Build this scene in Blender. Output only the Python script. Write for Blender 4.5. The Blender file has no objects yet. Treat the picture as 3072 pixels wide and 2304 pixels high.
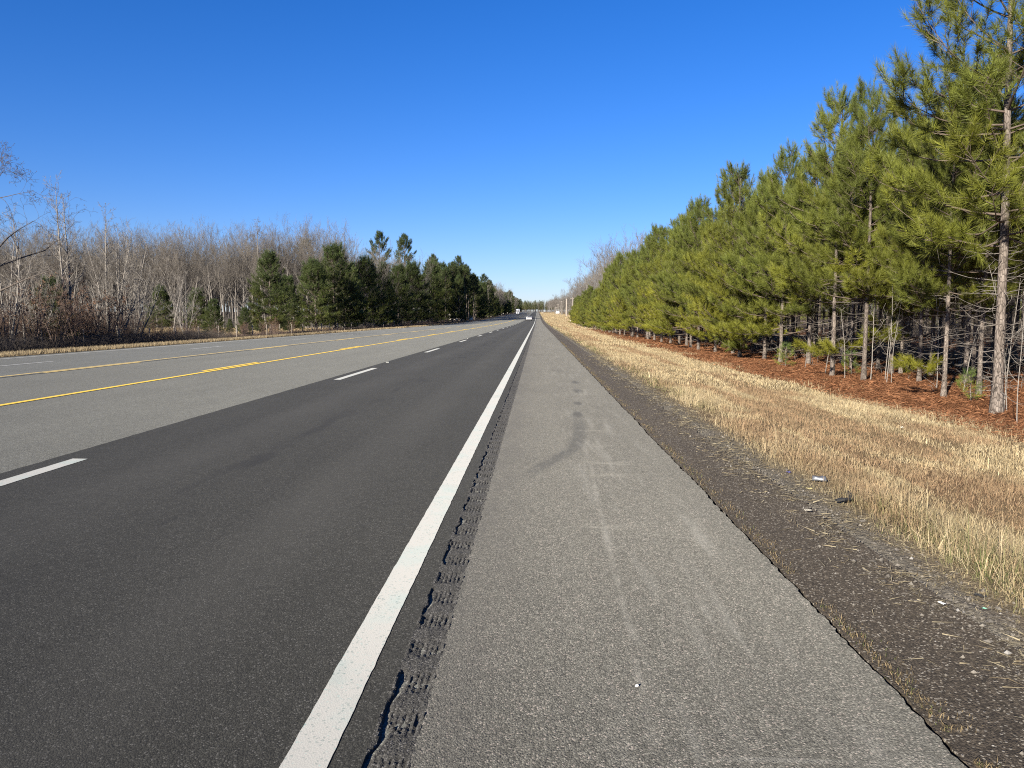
import bpy, math, random
import numpy as np
from mathutils import Vector

R = math.radians
SC = bpy.context.scene
COL = SC.collection
rnd = random.Random(11)

# ------------------------------------------------------------------ camera
H_EYE = 1.42
FPX = 2307.0
YAW, PITCH = R(1.88), R(4.905)
c_f = np.array([-math.sin(YAW) * math.cos(PITCH), math.cos(YAW) * math.cos(PITCH), -math.sin(PITCH)])
c_r = np.array([math.cos(YAW), math.sin(YAW), 0.0])
c_u = np.cross(c_r, c_f)


def ray(px, py):
    return c_f * FPX + c_r * (px - 1536) + c_u * (1152 - py)


def y_at(px, x):
    d = ray(px, 954)
    return d[1] * x / d[0]


def z_at(px, py, y):
    d = ray(px, py)
    return H_EYE + d[2] * y / d[1]


cam = bpy.data.cameras.new("camera")
cam.sensor_width = 36.0
cam.lens = 36.0 * FPX / 3072.0
cam.clip_start = 0.05
cam.clip_end = 20000
co = bpy.data.objects.new("camera", cam)
co.location = (0, 0, H_EYE)
co.rotation_euler = (R(90) - PITCH, 0, YAW)
COL.objects.link(co)
SC.camera = co

# ------------------------------------------------------------------ light
SUN_AZ, SUN_EL = R(30), R(20)
w = bpy.data.worlds.new("World")
SC.world = w
w.use_nodes = True
nt = w.node_tree
bg = nt.nodes["Background"]
sky = nt.nodes.new("ShaderNodeTexSky")
sky.sky_type = 'NISHITA'
sky.sun_disc = False
sky.sun_elevation = SUN_EL
sky.sun_rotation = math.pi + SUN_AZ
sky.altitude = 0
sky.air_density = 1.0
sky.dust_density = 0.2
sky.ozone_density = 3.0
hs = nt.nodes.new("ShaderNodeHueSaturation")
hs.inputs['Saturation'].default_value = 1.19
tint = nt.nodes.new("ShaderNodeMix")
tint.data_type = 'RGBA'
tint.blend_type = 'MULTIPLY'
tint.inputs[0].default_value = 1.0
tint.inputs[7].default_value = (.63, .685, 1.0, 1)
nt.links.new(sky.outputs[0], tint.inputs[6])
nt.links.new(tint.outputs[2], hs.inputs['Color'])
nt.links.new(hs.outputs[0], bg.inputs[0])
bg.inputs[1].default_value = 0.05
sl = bpy.data.lights.new("sun", 'SUN')
sl.energy = 5.0
sl.angle = R(0.5)
sl.color = (1.0, 0.93, 0.82)
so = bpy.data.objects.new("sun", sl)
so.rotation_euler = Vector((math.sin(SUN_AZ) * math.cos(SUN_EL), math.cos(SUN_AZ) * math.cos(SUN_EL), -math.sin(SUN_EL))).to_track_quat('-Z', 'Y').to_euler()
so.location = (-20, -40, 30)
COL.objects.link(so)
SC.view_settings.view_transform = 'Standard'
SC.view_settings.look = 'None'
SC.view_settings.gamma = 1
SC.view_settings.exposure = 1.7
SC.cycles.max_bounces = 6
SC.cycles.diffuse_bounces = 3
SC.cycles.use_denoising = False
SC.cycles.filter_width = 1.1

# ------------------------------------------------------------------ terrain profile
ROAD_L, LANE_L, RUM_L, RUM_R, SH_R, AP_R = -20.55, -4.78, -0.555, -0.405, 1.385, 2.2


def V(y):
    y = np.asarray(y, float)
    s = 0.0118
    a, b = 130.0, 330.0
    t = np.clip((y - a) / (b - a), 0, 1)
    z = s * (b - a) * 0.5 * t * t + s * np.clip(y - b, 0, 900)
    return z - 0.004 * np.clip(y - 1280, 0, 1e9)


PX = np.array([-4000, -300, -60, -36, -28, -24, -21.5, ROAD_L, -19.6, -15.9, -12.2, -8.2, -4.5, -0.77, 0.0, SH_R, AP_R, 3.2, 5.0, 7.4, 9.0, 14, 40, 300, 4000])
PZ = np.array([-0.6, -0.6, -0.55, -0.55, -0.6, -0.35, -0.12, -0.08, -0.06, 0.0, 0.085, 0.09, 0.035, 0.0, 0.0, -0.02, -0.045, -0.12, -0.24, -0.34, -0.36, -0.30, 0.1, 0.1, 0.1])


def P(x):
    return np.interp(x, PX, PZ)


def G(x, y):
    return P(x) + V(y)


# ------------------------------------------------------------------ numpy noise
def vnoise(x, y, seed=0):
    x = np.asarray(x, float); y = np.asarray(y, float)
    xi = np.floor(x).astype(np.int64); yi = np.floor(y).astype(np.int64)
    fx = x - xi; fy = y - yi
    fx = fx * fx * (3 - 2 * fx); fy = fy * fy * (3 - 2 * fy)

    def h(a, b):
        n = (a * 374761393 + b * 668265263 + seed * 974711) & 0xffffffff
        n = ((n ^ (n >> 13)) * 1274126177) & 0xffffffff
        n = n ^ (n >> 16)
        return (n & 0xffff) / 65535.0
    return (h(xi, yi) * (1 - fx) + h(xi + 1, yi) * fx) * (1 - fy) + (h(xi, yi + 1) * (1 - fx) + h(xi + 1, yi + 1) * fx) * fy


def fbm(x, y, seed=0, o=3):
    s = 0; a = 0.5; t = 0
    for i in range(o):
        s = s + a * vnoise(x, y, seed + i * 17); t += a
        x = np.asarray(x) * 2.03; y = np.asarray(y) * 2.03; a *= 0.5
    return s / t


# ------------------------------------------------------------------ mesh helpers
def make_mesh(name, v, f, mats=(), mi=None, col=None, smooth=False):
    """v (N,3); f list of int arrays each (M,k)."""
    if not isinstance(f, (list, tuple)):
        f = [f]
    f = [a for a in f if len(a)]
    me = bpy.data.meshes.new(name)
    v = np.ascontiguousarray(v, np.float32)
    me.vertices.add(len(v))
    me.vertices.foreach_set("co", v.ravel())
    nl = sum(a.size for a in f)
    npol = sum(len(a) for a in f)
    me.loops.add(nl)
    me.loops.foreach_set("vertex_index", np.concatenate([a.ravel() for a in f]).astype(np.int32))
    me.polygons.add(npol)
    tot = np.concatenate([np.full(len(a), a.shape[1]) for a in f])
    st = np.concatenate([[0], np.cumsum(tot)[:-1]])
    me.polygons.foreach_set("loop_start", st.astype(np.int32))
    try:
        me.polygons.foreach_set("loop_total", tot.astype(np.int32))
    except Exception:
        pass
    for m in mats:
        me.materials.append(m)
    if mi is not None:
        me.polygons.foreach_set("material_index", np.asarray(mi, np.int32))
    if smooth is not False:
        s = np.ones(npol, bool) if smooth is True else np.asarray(smooth, bool)
        me.polygons.foreach_set("use_smooth", s)
    else:
        me.polygons.foreach_set("use_smooth", np.zeros(npol, bool))
    if col is not None:
        at = me.attributes.new("Col", 'FLOAT_COLOR', 'POINT')
        c4 = np.ones((len(v), 4), np.float32); c4[:, :3] = col
        at.data.foreach_set("color", c4.ravel())
    me.update(calc_edges=True)
    me.validate()
    return me


class MB:
    """collects verts / quads / tris with a material index."""
    def __init__(s):
        s.v = []; s.q = []; s.t = []; s.qm = []; s.tm = []; s.qs = []; s.ts = []; s.c = []; s.n = 0

    def add(s, v, q=None, t=None, m=0, sm=False, col=(1, 1, 1)):
        v = np.asarray(v, float).reshape(-1, 3)
        if q is not None and len(q):
            q = np.asarray(q, np.int64).reshape(-1, 4) + s.n
            s.q.append(q); s.qm.append(np.full(len(q), m)); s.qs.append(np.full(len(q), sm))
        if t is not None and len(t):
            t = np.asarray(t, np.int64).reshape(-1, 3) + s.n
            s.t.append(t); s.tm.append(np.full(len(t), m)); s.ts.append(np.full(len(t), sm))
        s.v.append(v); s.n += len(v)
        c = np.asarray(col, float)
        s.c.append(np.broadcast_to(c, (len(v), 3)))

    def mesh(s, name, mats, color=False):
        f = []; mi = []; sm = []
        if s.q:
            f.append(np.concatenate(s.q)); mi += s.qm; sm += s.qs
        if s.t:
            f.append(np.concatenate(s.t)); mi += s.tm; sm += s.ts
        return make_mesh(name, np.concatenate(s.v), f, mats, np.concatenate(mi), np.concatenate(s.c) if color else None, np.concatenate(sm))

    def box(s, cx, cy, cz, sx, sy, sz, m=0, taper=1.0):
        x, y, z = sx / 2, sy / 2, sz / 2
        v = [(cx - x, cy - y, cz - z), (cx + x, cy - y, cz - z), (cx + x, cy + y, cz - z), (cx - x, cy + y, cz - z),
             (cx - x * taper, cy - y * taper, cz + z), (cx + x * taper, cy - y * taper, cz + z), (cx + x * taper, cy + y * taper, cz + z), (cx - x * taper, cy + y * taper, cz + z)]
        s.add(v, [(0, 3, 2, 1), (4, 5, 6, 7), (0, 1, 5, 4), (1, 2, 6, 5), (2, 3, 7, 6), (3, 0, 4, 7)], m=m)

    def prism(s, prof, x0, x1, m=0, inset=None, sm=False):
        """profile in (y,z) extruded along x from x0 to x1 (inset shrinks the end profiles about their centre)."""
        n = len(prof); prof = np.array(prof, float)
        c = prof.mean(0)
        a = prof if inset is None else c + (prof - c) * inset
        rings = [(x0, a), (x0 + (0.12 if inset else 0), prof), (x1 - (0.12 if inset else 0), prof), (x1, a)] if inset else [(x0, prof), (x1, prof)]
        v = []
        for x, p in rings:
            v += [(x, q[0], q[1]) for q in p]
        q = []
        for k in range(len(rings) - 1):
            for i in range(n):
                j = (i + 1) % n
                q.append((k * n + i, k * n + j, (k + 1) * n + j, (k + 1) * n + i))
        nv = len(v)
        v += [(x0, c[0], c[1]), (x1, c[0], c[1])]
        t = []
        L = (len(rings) - 1) * n
        for i in range(n):
            j = (i + 1) % n
            t.append((nv, j, i)); t.append((nv + 1, L + i, L + j))
        s.add(v, q, t, m=m, sm=sm)

    def lathe(s, prof, c=(0, 0, 0), axis='z', n=16, m=0, sm=True):
        """profile [(r,h)...] revolved about an axis through c."""
        v = []
        for r_, h in prof:
            for i in range(n):
                a = 2 * math.pi * i / n
                p = (r_ * math.cos(a), r_ * math.sin(a), h)
                if axis == 'x':
                    p = (p[2], p[0], p[1])
                elif axis == 'y':
                    p = (p[0], p[2], p[1])
                v.append((c[0] + p[0], c[1] + p[1], c[2] + p[2]))
        q = [(k * n + i, k * n + (i + 1) % n, (k + 1) * n + (i + 1) % n, (k + 1) * n + i) for k in range(len(prof) - 1) for i in range(n)]
        s.add(v, q, m=m, sm=sm)


def frames(D):
    D = D / np.maximum(np.linalg.norm(D, axis=1, keepdims=True), 1e-9)
    ref = np.where(np.abs(D[:, 2:3]) < 0.9, np.array([[0, 0, 1.0]]), np.array([[1.0, 0, 0]]))
    U = np.cross(D, ref); U /= np.maximum(np.linalg.norm(U, axis=1, keepdims=True), 1e-9)
    return D, U, np.cross(D, U)


def tubes(mb, P0, P1, R0, R1, n=3, m=0, sm=True, col=(1, 1, 1)):
    P0 = np.asarray(P0, float).reshape(-1, 3); P1 = np.asarray(P1, float).reshape(-1, 3)
    if not len(P0):
        return
    R0 = np.asarray(R0, float); R1 = np.asarray(R1, float)
    D, U, W = frames(P1 - P0)
    a = np.arange(n) * 2 * math.pi / n
    ring = U[:, None, :] * np.cos(a)[None, :, None] + W[:, None, :] * np.sin(a)[None, :, None]
    v = np.concatenate([P0[:, None] + ring * R0[:, None, None], P1[:, None] + ring * R1[:, None, None]], 1)
    N = len(P0)
    i = np.arange(n); j = (i + 1) % n
    q = np.stack([i, j, j + n, i + n], 1)[None] + (np.arange(N) * 2 * n)[:, None, None]
    c = np.asarray(col, float)
    if c.ndim == 2:
        c = np.repeat(c, 2 * n, 0)
    mb.add(v.reshape(-1, 3), q.reshape(-1, 4), m=m, sm=sm, col=c)


def loft(mb, pts, rad, n=8, m=0, jit=0.0, rng=None, cap=True):
    pts = np.asarray(pts, float); K = len(pts)
    v = []
    a = np.arange(n) * 2 * math.pi / n
    for k in range(K):
        d = pts[min(k + 1, K - 1)] - pts[max(k - 1, 0)]
        d = d / np.linalg.norm(d)
        u = np.array([1.0, 0, 0]) - d * d[0]
        if np.linalg.norm(u) < .2:
            u = np.array([0, 1.0, 0]) - d * d[1]
        u /= np.linalg.norm(u); w_ = np.cross(d, u)
        rr = rad[k] * (1 + (rng.uniform(-jit, jit, n) if jit else 0) * np.ones(n))
        v.append(pts[k] + (u[None] * np.cos(a)[:, None] + w_[None] * np.sin(a)[:, None]) * rr[:, None])
    v = np.concatenate(v)
    i = np.arange(n); j = (i + 1) % n
    q = np.concatenate([np.stack([i, j, j + n, i + n], 1) + k * n for k in range(K - 1)])
    t = None
    if cap:
        v = np.concatenate([v, pts[-1:]])
        t = np.stack([i + (K - 1) * n, j + (K - 1) * n, np.full(n, K * n)], 1)
    mb.add(v, q, t, m=m, sm=True)


# ------------------------------------------------------------------ objects helpers
def link(o, parent=None):
    COL.objects.link(o)
    if parent is not None:
        o.parent = parent
    return o


def obj(name, me, parent=None, loc=None, label=None, cat=None, group=None, kind=None):
    o = bpy.data.objects.new(name, me)
    link(o, parent)
    if loc is not None:
        o.location = loc
    tag(o, label, cat, group, kind)
    return o


def tag(o, label=None, cat=None, group=None, kind=None):
    if label: o['label'] = label
    if cat: o['category'] = cat
    if group: o['group'] = group
    if kind: o['kind'] = kind
    return o


def thing(name, label, cat, loc, rz=0.0, sc=1.0, group=None):
    o = bpy.data.objects.new(name, None)
    o.empty_display_size = 0.3
    link(o)
    o.location = loc
    o.rotation_euler = (0, 0, rz)
    o.scale = (sc, sc, sc) if not isinstance(sc, (tuple, list)) else sc
    return tag(o, label, cat, group)


def plant(name, proto, label, cat, x, y, rz=None, sc=1.0, group=None, dz=0.0, tilt=None):
    """a tree or shrub: an Empty on the ground and one child per part, the parts sharing their mesh."""
    rz = rnd.uniform(0, 6.283) if rz is None else rz
    r = thing(name, label, cat, (x, y, float(G(x, y)) + dz), rz, sc, group)
    if tilt:
        r.rotation_euler = (tilt[0], tilt[1], rz)
    for pn, me in proto:
        obj(pn, me, r)
    return r


ORD = "first second third fourth fifth sixth seventh eighth ninth tenth eleventh twelfth thirteenth fourteenth fifteenth sixteenth seventeenth eighteenth nineteenth twentieth".split()
TENS = {20: "twenty", 30: "thirty", 40: "forty", 50: "fifty", 60: "sixty", 70: "seventy", 80: "eighty", 90: "ninety"}


def ordw(i):
    i += 1
    if i > 100:
        return 'hundred-and-' + ordw(i - 101)
    if i == 100:
        return 'hundredth'
    if i <= 20:
        return ORD[i - 1]
    t, u = i // 10 * 10, i % 10
    if u == 0:
        return TENS[t][:-1] + "ieth"
    return TENS[t] + "-" + ORD[u - 1]


# ------------------------------------------------------------------ materials
class NT:
    def __init__(s, name):
        s.m = bpy.data.materials.new(name); s.m.use_nodes = True
        s.t = s.m.node_tree; s.b = s.t.nodes["Principled BSDF"]
        s.b.inputs['Roughness'].default_value = 0.9
        s.b.inputs['Specular IOR Level'].default_value = 0.2

    def n(s, typ, **kw):
        x = s.t.nodes.new(typ)
        for k, v in kw.items():
            setattr(x, k, v)
        return x

    def l(s, a, b):
        s.t.links.new(a, b)

    def pos(s):
        g = s.n('ShaderNodeNewGeometry'); return g.outputs['Position']

    def ocoord(s):
        g = s.n('ShaderNodeTexCoord'); return g.outputs['Object']

    def mapping(s, v, sc):
        m = s.n('ShaderNodeMapping'); m.inputs['Scale'].default_value = sc; s.l(v, m.inputs['Vector']); return m.outputs[0]

    def noise(s, v, scale, detail=3, rough=.55, out='Fac'):
        x = s.n('ShaderNodeTexNoise'); x.inputs['Scale'].default_value = scale; x.inputs['Detail'].default_value = detail; x.inputs['Roughness'].default_value = rough
        s.l(v, x.inputs['Vector']); return x.outputs[out]

    def voro(s, v, scale, feature='F1', out='Distance'):
        x = s.n('ShaderNodeTexVoronoi'); x.feature = feature; x.inputs['Scale'].default_value = scale
        s.l(v, x.inputs['Vector']); return x.outputs[out]

    def ramp(s, f, stops, interp='LINEAR'):
        r = s.n('ShaderNodeValToRGB'); r.color_ramp.interpolation = interp
        e = r.color_ramp.elements
        while len(e) < len(stops):
            e.new(0.5)
        for k, (p, c) in enumerate(stops):
            e[k].position = p
            e[k].color = (*c, 1) if hasattr(c, '__len__') else (c, c, c, 1)
        s.l(f, r.inputs[0]); return r.outputs[0]

    def mix(s, f, a, b, mode='MIX'):
        x = s.n('ShaderNodeMix'); x.data_type = 'RGBA'; x.blend_type = mode
        for k, v in ((0, f), (6, a), (7, b)):
            if hasattr(v, 'is_linked') or hasattr(v, 'links'):
                s.l(v, x.inputs[k])
            elif hasattr(v, '__len__'):
                x.inputs[k].default_value = (*v, 1)
            else:
                x.inputs[k].default_value = v
        return x.outputs[2]

    def math(s, op, a, b=None, c=None, clamp=False):
        x = s.n('ShaderNodeMath'); x.operation = op; x.use_clamp = clamp
        for k, v in enumerate((a, b, c)):
            if v is None:
                continue
            if hasattr(v, 'links'):
                s.l(v, x.inputs[k])
            else:
                x.inputs[k].default_value = v
        return x.outputs[0]

    def sstep(s, v, a, b):
        x = s.n('ShaderNodeMapRange'); x.interpolation_type = 'SMOOTHSTEP'
        s.l(v, x.inputs[0]); x.inputs[1].default_value = a; x.inputs[2].default_value = b
        return x.outputs[0]

    def xyz(s, v):
        x = s.n('ShaderNodeSeparateXYZ'); s.l(v, x.inputs[0]); return x.outputs

    def color(s, c):
        if hasattr(c, 'links'):
            s.l(c, s.b.inputs['Base Color'])
        else:
            s.b.inputs['Base Color'].default_value = (*c, 1)

    def bump(s, h, strength=.5, dist=.01):
        x = s.n('ShaderNodeBump'); x.inputs['Strength'].default_value = strength; x.inputs['Distance'].default_value = dist
        s.l(h, x.inputs['Height']); s.l(x.outputs[0], s.b.inputs['Normal'])


def simple(name, c, rough=.7, metal=0, spec=.3):
    k = NT(name); k.color(c); k.b.inputs['Roughness'].default_value = rough; k.b.inputs['Metallic'].default_value = metal
    k.b.inputs['Specular IOR Level'].default_value = spec
    return k.m


def mat_asphalt(name, base, speck, cell, contrast, bumpd, stain=(0.25, .85, 1.12), extra=None, fine=1.0):
    k = NT(name)
    p = k.pos()
    vc = k.n('ShaderNodeTexVoronoi'); vc.inputs['Scale'].default_value = cell; k.l(p, vc.inputs['Vector'])
    cr = k.xyz(vc.outputs['Color'])
    # stones of differing tone in a binder
    tone = k.ramp(cr[0], [(0, 1 - contrast), (.55, 1.0), (.85, 1 + contrast), (1, 1 + 2.4 * contrast)])
    c = k.mix(1.0, base, tone, 'MULTIPLY')
    # a few pale stones
    pale = k.math('GREATER_THAN', cr[1], 0.93)
    c = k.mix(k.math('MULTIPLY', pale, .55), c, speck)
    # holes between stones
    d = k.math('MULTIPLY', vc.outputs['Distance'], 1.0)
    hole = k.sstep(d, .45, .75)
    c = k.mix(k.math('MULTIPLY', hole, .6), c, tuple(x * .35 for x in base))
    # large soft wear, streaked along the road
    n1 = k.noise(k.mapping(p, (.9, .12, 1)), 1.2, 4)
    n2 = k.noise(p, .55, 4)
    wv = k.math('ADD', k.math('MULTIPLY', n1, .6), k.math('MULTIPLY', n2, .4))
    c = k.mix(1.0, c, k.ramp(wv, [(.25, stain[1]), (.75, stain[2])]), 'MULTIPLY')
    n3 = k.noise(p, 14, 4)
    c = k.mix(1.0, c, k.ramp(n3, [(.25, .88), (.75, 1.12)]), 'MULTIPLY')
    n4 = k.noise(p, 55, 3)
    c = k.mix(1.0, c, k.ramp(n4, [(.25, .82), (.75, 1.18)]), 'MULTIPLY')
    if extra:
        c = extra(k, p, c)
    c = k.mix(1.0, c, (.55, .555, .56), 'MULTIPLY')
    k.color(c)
    k.b.inputs['Roughness'].default_value = .9
    k.b.inputs['Diffuse Roughness'].default_value = 1.0
    k.b.inputs['Specular IOR Level'].default_value = .2
    hb = k.math('SUBTRACT', k.math('MULTIPLY', n3, .6), k.math('MULTIPLY', d, 1.0))
    k.bump(hb, .9 * fine, bumpd)
    return k.m


def shoulder_extra(k, p, c):
    X, Y, Z = k.xyz(p)
    # curved tyre smear
    fc = k.n('ShaderNodeFloatCurve')
    cu = fc.mapping.curves[0]
    # y in 6..14 -> 0..1 ; x in -.2...8 -> 0..1
    pts = [(6.0, -.35), (7.3, .05), (7.9, .25), (8.5, .42), (10, .55), (12, .6), (14, .6)]
    while len(cu.points) < len(pts):
        cu.points.new(.5, .5)
    for q, (a, b) in zip(cu.points, pts):
        q.location = ((a - 6) / 8, (b + .4) / 1.2)
    fc.mapping.update()
    yn = k.math('DIVIDE', k.math('SUBTRACT', Y, 6.0), 8.0, clamp=True)
    k.l(yn, fc.inputs['Value'])
    gx = k.math('SUBTRACT', k.math('MULTIPLY', fc.outputs[0], 1.2), .4)
    d = k.math('ABSOLUTE', k.math('SUBTRACT', X, gx))
    band = k.math('SUBTRACT', 1.0, k.sstep(d, .03, .13))
    win = k.math('MULTIPLY', k.sstep(Y, 6.2, 7.8), k.math('SUBTRACT', 1.0, k.sstep(Y, 9.2, 12.5)))
    nz = k.noise(k.mapping(p, (9, 3, 1)), 1.5, 3)
    f = k.math('MULTIPLY', k.math('MULTIPLY', band, win), k.ramp(nz, [(.2, .25), (.7, .6)]))
    c = k.mix(f, c, (.05, .05, .048))
    for yc, xc, hy, hx in ((11.4, .60, .45, .10), (12.9, .68, .35, .09), (15.1, .80, .6, .12), (17.2, .86, .5, .12)):
        e = k.math('ADD', k.math('POWER', k.math('DIVIDE', k.math('SUBTRACT', X, xc), hx), 2.0), k.math('POWER', k.math('DIVIDE', k.math('SUBTRACT', Y, yc), hy), 2.0))
        e = k.math('ADD', e, k.math('MULTIPLY', k.noise(k.mapping(p, (6, 2, 1)), 2, 3), 1.2))
        c = k.mix(k.math('MULTIPLY', k.math('SUBTRACT', 1.0, k.sstep(e, .6, 1.7)), .6), c, (.05, .049, .046))
    # dark blotches further along the same wheel track
    bl = k.sstep(k.noise(k.mapping(p, (2.2, .55, 1)), 1.0, 3), .56, .72)
    tr = k.math('SUBTRACT', 1.0, k.sstep(k.math('ABSOLUTE', k.math('SUBTRACT', X, .6)), .12, .35))
    far = k.sstep(Y, 10.0, 13.0)
    c = k.mix(k.math('MULTIPLY', k.math('MULTIPLY', bl, tr), k.math('MULTIPLY', far, .6)), c, (.06, .058, .055))
    # pale scrubbed streaks along the middle
    st = k.sstep(k.noise(k.mapping(p, (6, .5, 1)), 1.3, 4), .5, .75)
    mid = k.math('SUBTRACT', 1.0, k.sstep(k.math('ABSOLUTE', k.math('SUBTRACT', X, .75)), .25, .65))
    c = k.mix(k.math('MULTIPLY', k.math('MULTIPLY', st, mid), .28), c, (.27, .262, .235))
    # pale scrape lines across
    sc = k.sstep(k.noise(k.mapping(p, (.5, 9, 1)), 1.0, 2), .66, .74)
    mid2 = k.math('SUBTRACT', 1.0, k.sstep(k.math('ABSOLUTE', k.math('SUBTRACT', X, .75)), .15, .45))
    c = k.mix(k.math('MULTIPLY', k.math("MULTIPLY", sc, mid2), .25), c, (.29, .28, .25))
    ln = k.math('ABSOLUTE', k.math('SUBTRACT', X, k.math('ADD', k.math('MULTIPLY', Y, .024), k.math('ADD', .30, k.math('MULTIPLY', k.noise(p, .8, 2), .08)))))
    lm = k.math('MULTIPLY', k.math('SUBTRACT', 1.0, k.sstep(ln, .006, .03)), k.math('SUBTRACT', 1.0, k.sstep(Y, 6.0, 9.0)))
    c = k.mix(k.math('MULTIPLY', lm, k.ramp(k.noise(k.mapping(p, (3, 1.2, 1)), 3, 3), [(.4, 0.0), (.65, .3)])), c, (.30, .285, .25))
    for yc, x0, x1, hw in ((9.75, .5, .95, .10), (7.55, .52, 1.0, .07), (6.95, .5, 1.05, .09), (8.6, .6, .95, .05), (5.2, .35, .8, .05)):
        dy = k.math('ABSOLUTE', k.math('SUBTRACT', Y, k.math('ADD', yc, k.math('MULTIPLY', k.math('SUBTRACT', k.noise(p, 2.5, 2), .5), .25))))
        mk = k.math('MULTIPLY', k.math('SUBTRACT', 1.0, k.sstep(dy, hw * .4, hw * 1.6)), k.math('MULTIPLY', k.sstep(X, x0 - .08, x0 + .06), k.math('SUBTRACT', 1.0, k.sstep(X, x1 - .2, x1))))
        c = k.mix(k.math('MULTIPLY', mk, k.ramp(k.noise(k.mapping(p, (2, 8, 1)), 2.5, 4), [(.35, .0), (.7, .34)])), c, (.27, .255, .215))
    # grimy edge towards the rumble strip
    gm = k.math('SUBTRACT', 1.0, k.sstep(X, -.42, .05))
    c = k.mix(k.math('MULTIPLY', gm, k.ramp(k.noise(k.mapping(p, (3, .6, 1)), 2.0, 4), [(.3, .1), (.7, .6)])), c, (.085, .08, .072))
    return c


M = {}
def lane_extra(k, p, c):
    X, Y, Z = k.xyz(p)
    for xc in (-1.75, -3.55):
        d = k.math('ABSOLUTE', k.math('SUBTRACT', X, k.math('ADD', xc, k.math('MULTIPLY', k.noise(k.mapping(p, (0, .05, 0)), 1, 2), .2))))
        wp = k.math('MULTIPLY', k.math('SUBTRACT', 1.0, k.sstep(d, .1, .5)), k.ramp(k.noise(k.mapping(p, (1, .25, 1)), 1.2, 3), [(.3, .2), (.7, .8)]))
        c = k.mix(k.math('MULTIPLY', wp, .26), c, (.085, .082, .074))
    d = k.math('ABSOLUTE', k.math('SUBTRACT', X, -2.65))
    oil = k.math('MULTIPLY', k.math('SUBTRACT', 1.0, k.sstep(d, .1, .45)), k.sstep(k.noise(k.mapping(p, (2, .4, 1)), 1.5, 4), .5, .7))
    c = k.mix(k.math('MULTIPLY', oil, .5), c, (.018, .0175, .017))
    return c


M['old'] = mat_asphalt('old_asphalt', (.151, .149, .129), (.34, .33, .30), 135, .28, .0024, (0, .88, 1.1))
M['far'] = mat_asphalt('far_asphalt', (.145, .146, .131), (.3, .29, .28), 135, .26, .0024, (0, .85, 1.08))
M['new'] = mat_asphalt('new_asphalt', (.0405, .0392, .0335), (.15, .145, .135), 165, .26, .0016, (0, .86, 1.14), lane_extra)
M['shoulder'] = mat_asphalt('shoulder_asphalt', (.136, .130, .110), (.44, .38, .33), 150, .36, .0026, (0, .82, 1.12), shoulder_extra)
M['rumble'] = mat_asphalt('rumble_asphalt', (.060, .057, .051), (.22, .21, .2), 150, .35, .003, (0, .8, 1.2))
M['apron'] = mat_asphalt('apron_asphalt', (.054, .044, .033), (.36, .33, .28), 115, .45, .004, (0, .8, 1.2))


def mat_paint(name, c, dirt, wear):
    k = NT(name); p = k.pos()
    n = k.noise(p, 2.2, 5, .65)
    cc = k.mix(k.ramp(n, [(.5, 0.0), (.75, .5)]), c, dirt)
    n2 = k.noise(p, 60, 3)
    cc = k.mix(k.math('MULTIPLY', k.sstep(n2, wear, wear + .08), .7), cc, dirt)
    vs = k.n('ShaderNodeTexVoronoi'); vs.inputs['Scale'].default_value = 120; k.l(p, vs.inputs['Vector'])
    pit = k.math('GREATER_THAN', k.xyz(vs.outputs['Color'])[0], .93)
    cc = k.mix(k.math('MULTIPLY', pit, k.ramp(k.noise(p, 3.0, 3), [(.35, .15), (.7, .8)])), cc, tuple(x * .45 for x in dirt))
    sm = k.sstep(k.noise(k.mapping(p, (1.5, .8, 1)), 1.1, 4), .58, .74)
    cc = k.mix(k.math('MULTIPLY', sm, .35), cc, tuple(x * .6 for x in dirt))
    k.color(cc)
    k.b.inputs['Diffuse Roughness'].default_value = .6
    k.bump(k.voro(p, 140), .35, .0014)
    k.b.inputs['Roughness'].default_value = .7
    return k.m


M['white_paint'] = mat_paint('white_road_paint', (.275, .27, .245), (.19, .27, .25), .62)
M['old_white'] = mat_paint('worn_white_paint', (.36, .36, .345), (.19, .19, .18), .62)
M['yellow_paint'] = mat_paint('yellow_road_paint', (.50, .34, .045), (.3, .22, .08), .62)
M['faded_yellow'] = mat_paint('faded_yellow_paint', (.42, .31, .11), (.24, .2, .12), .6)


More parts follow.
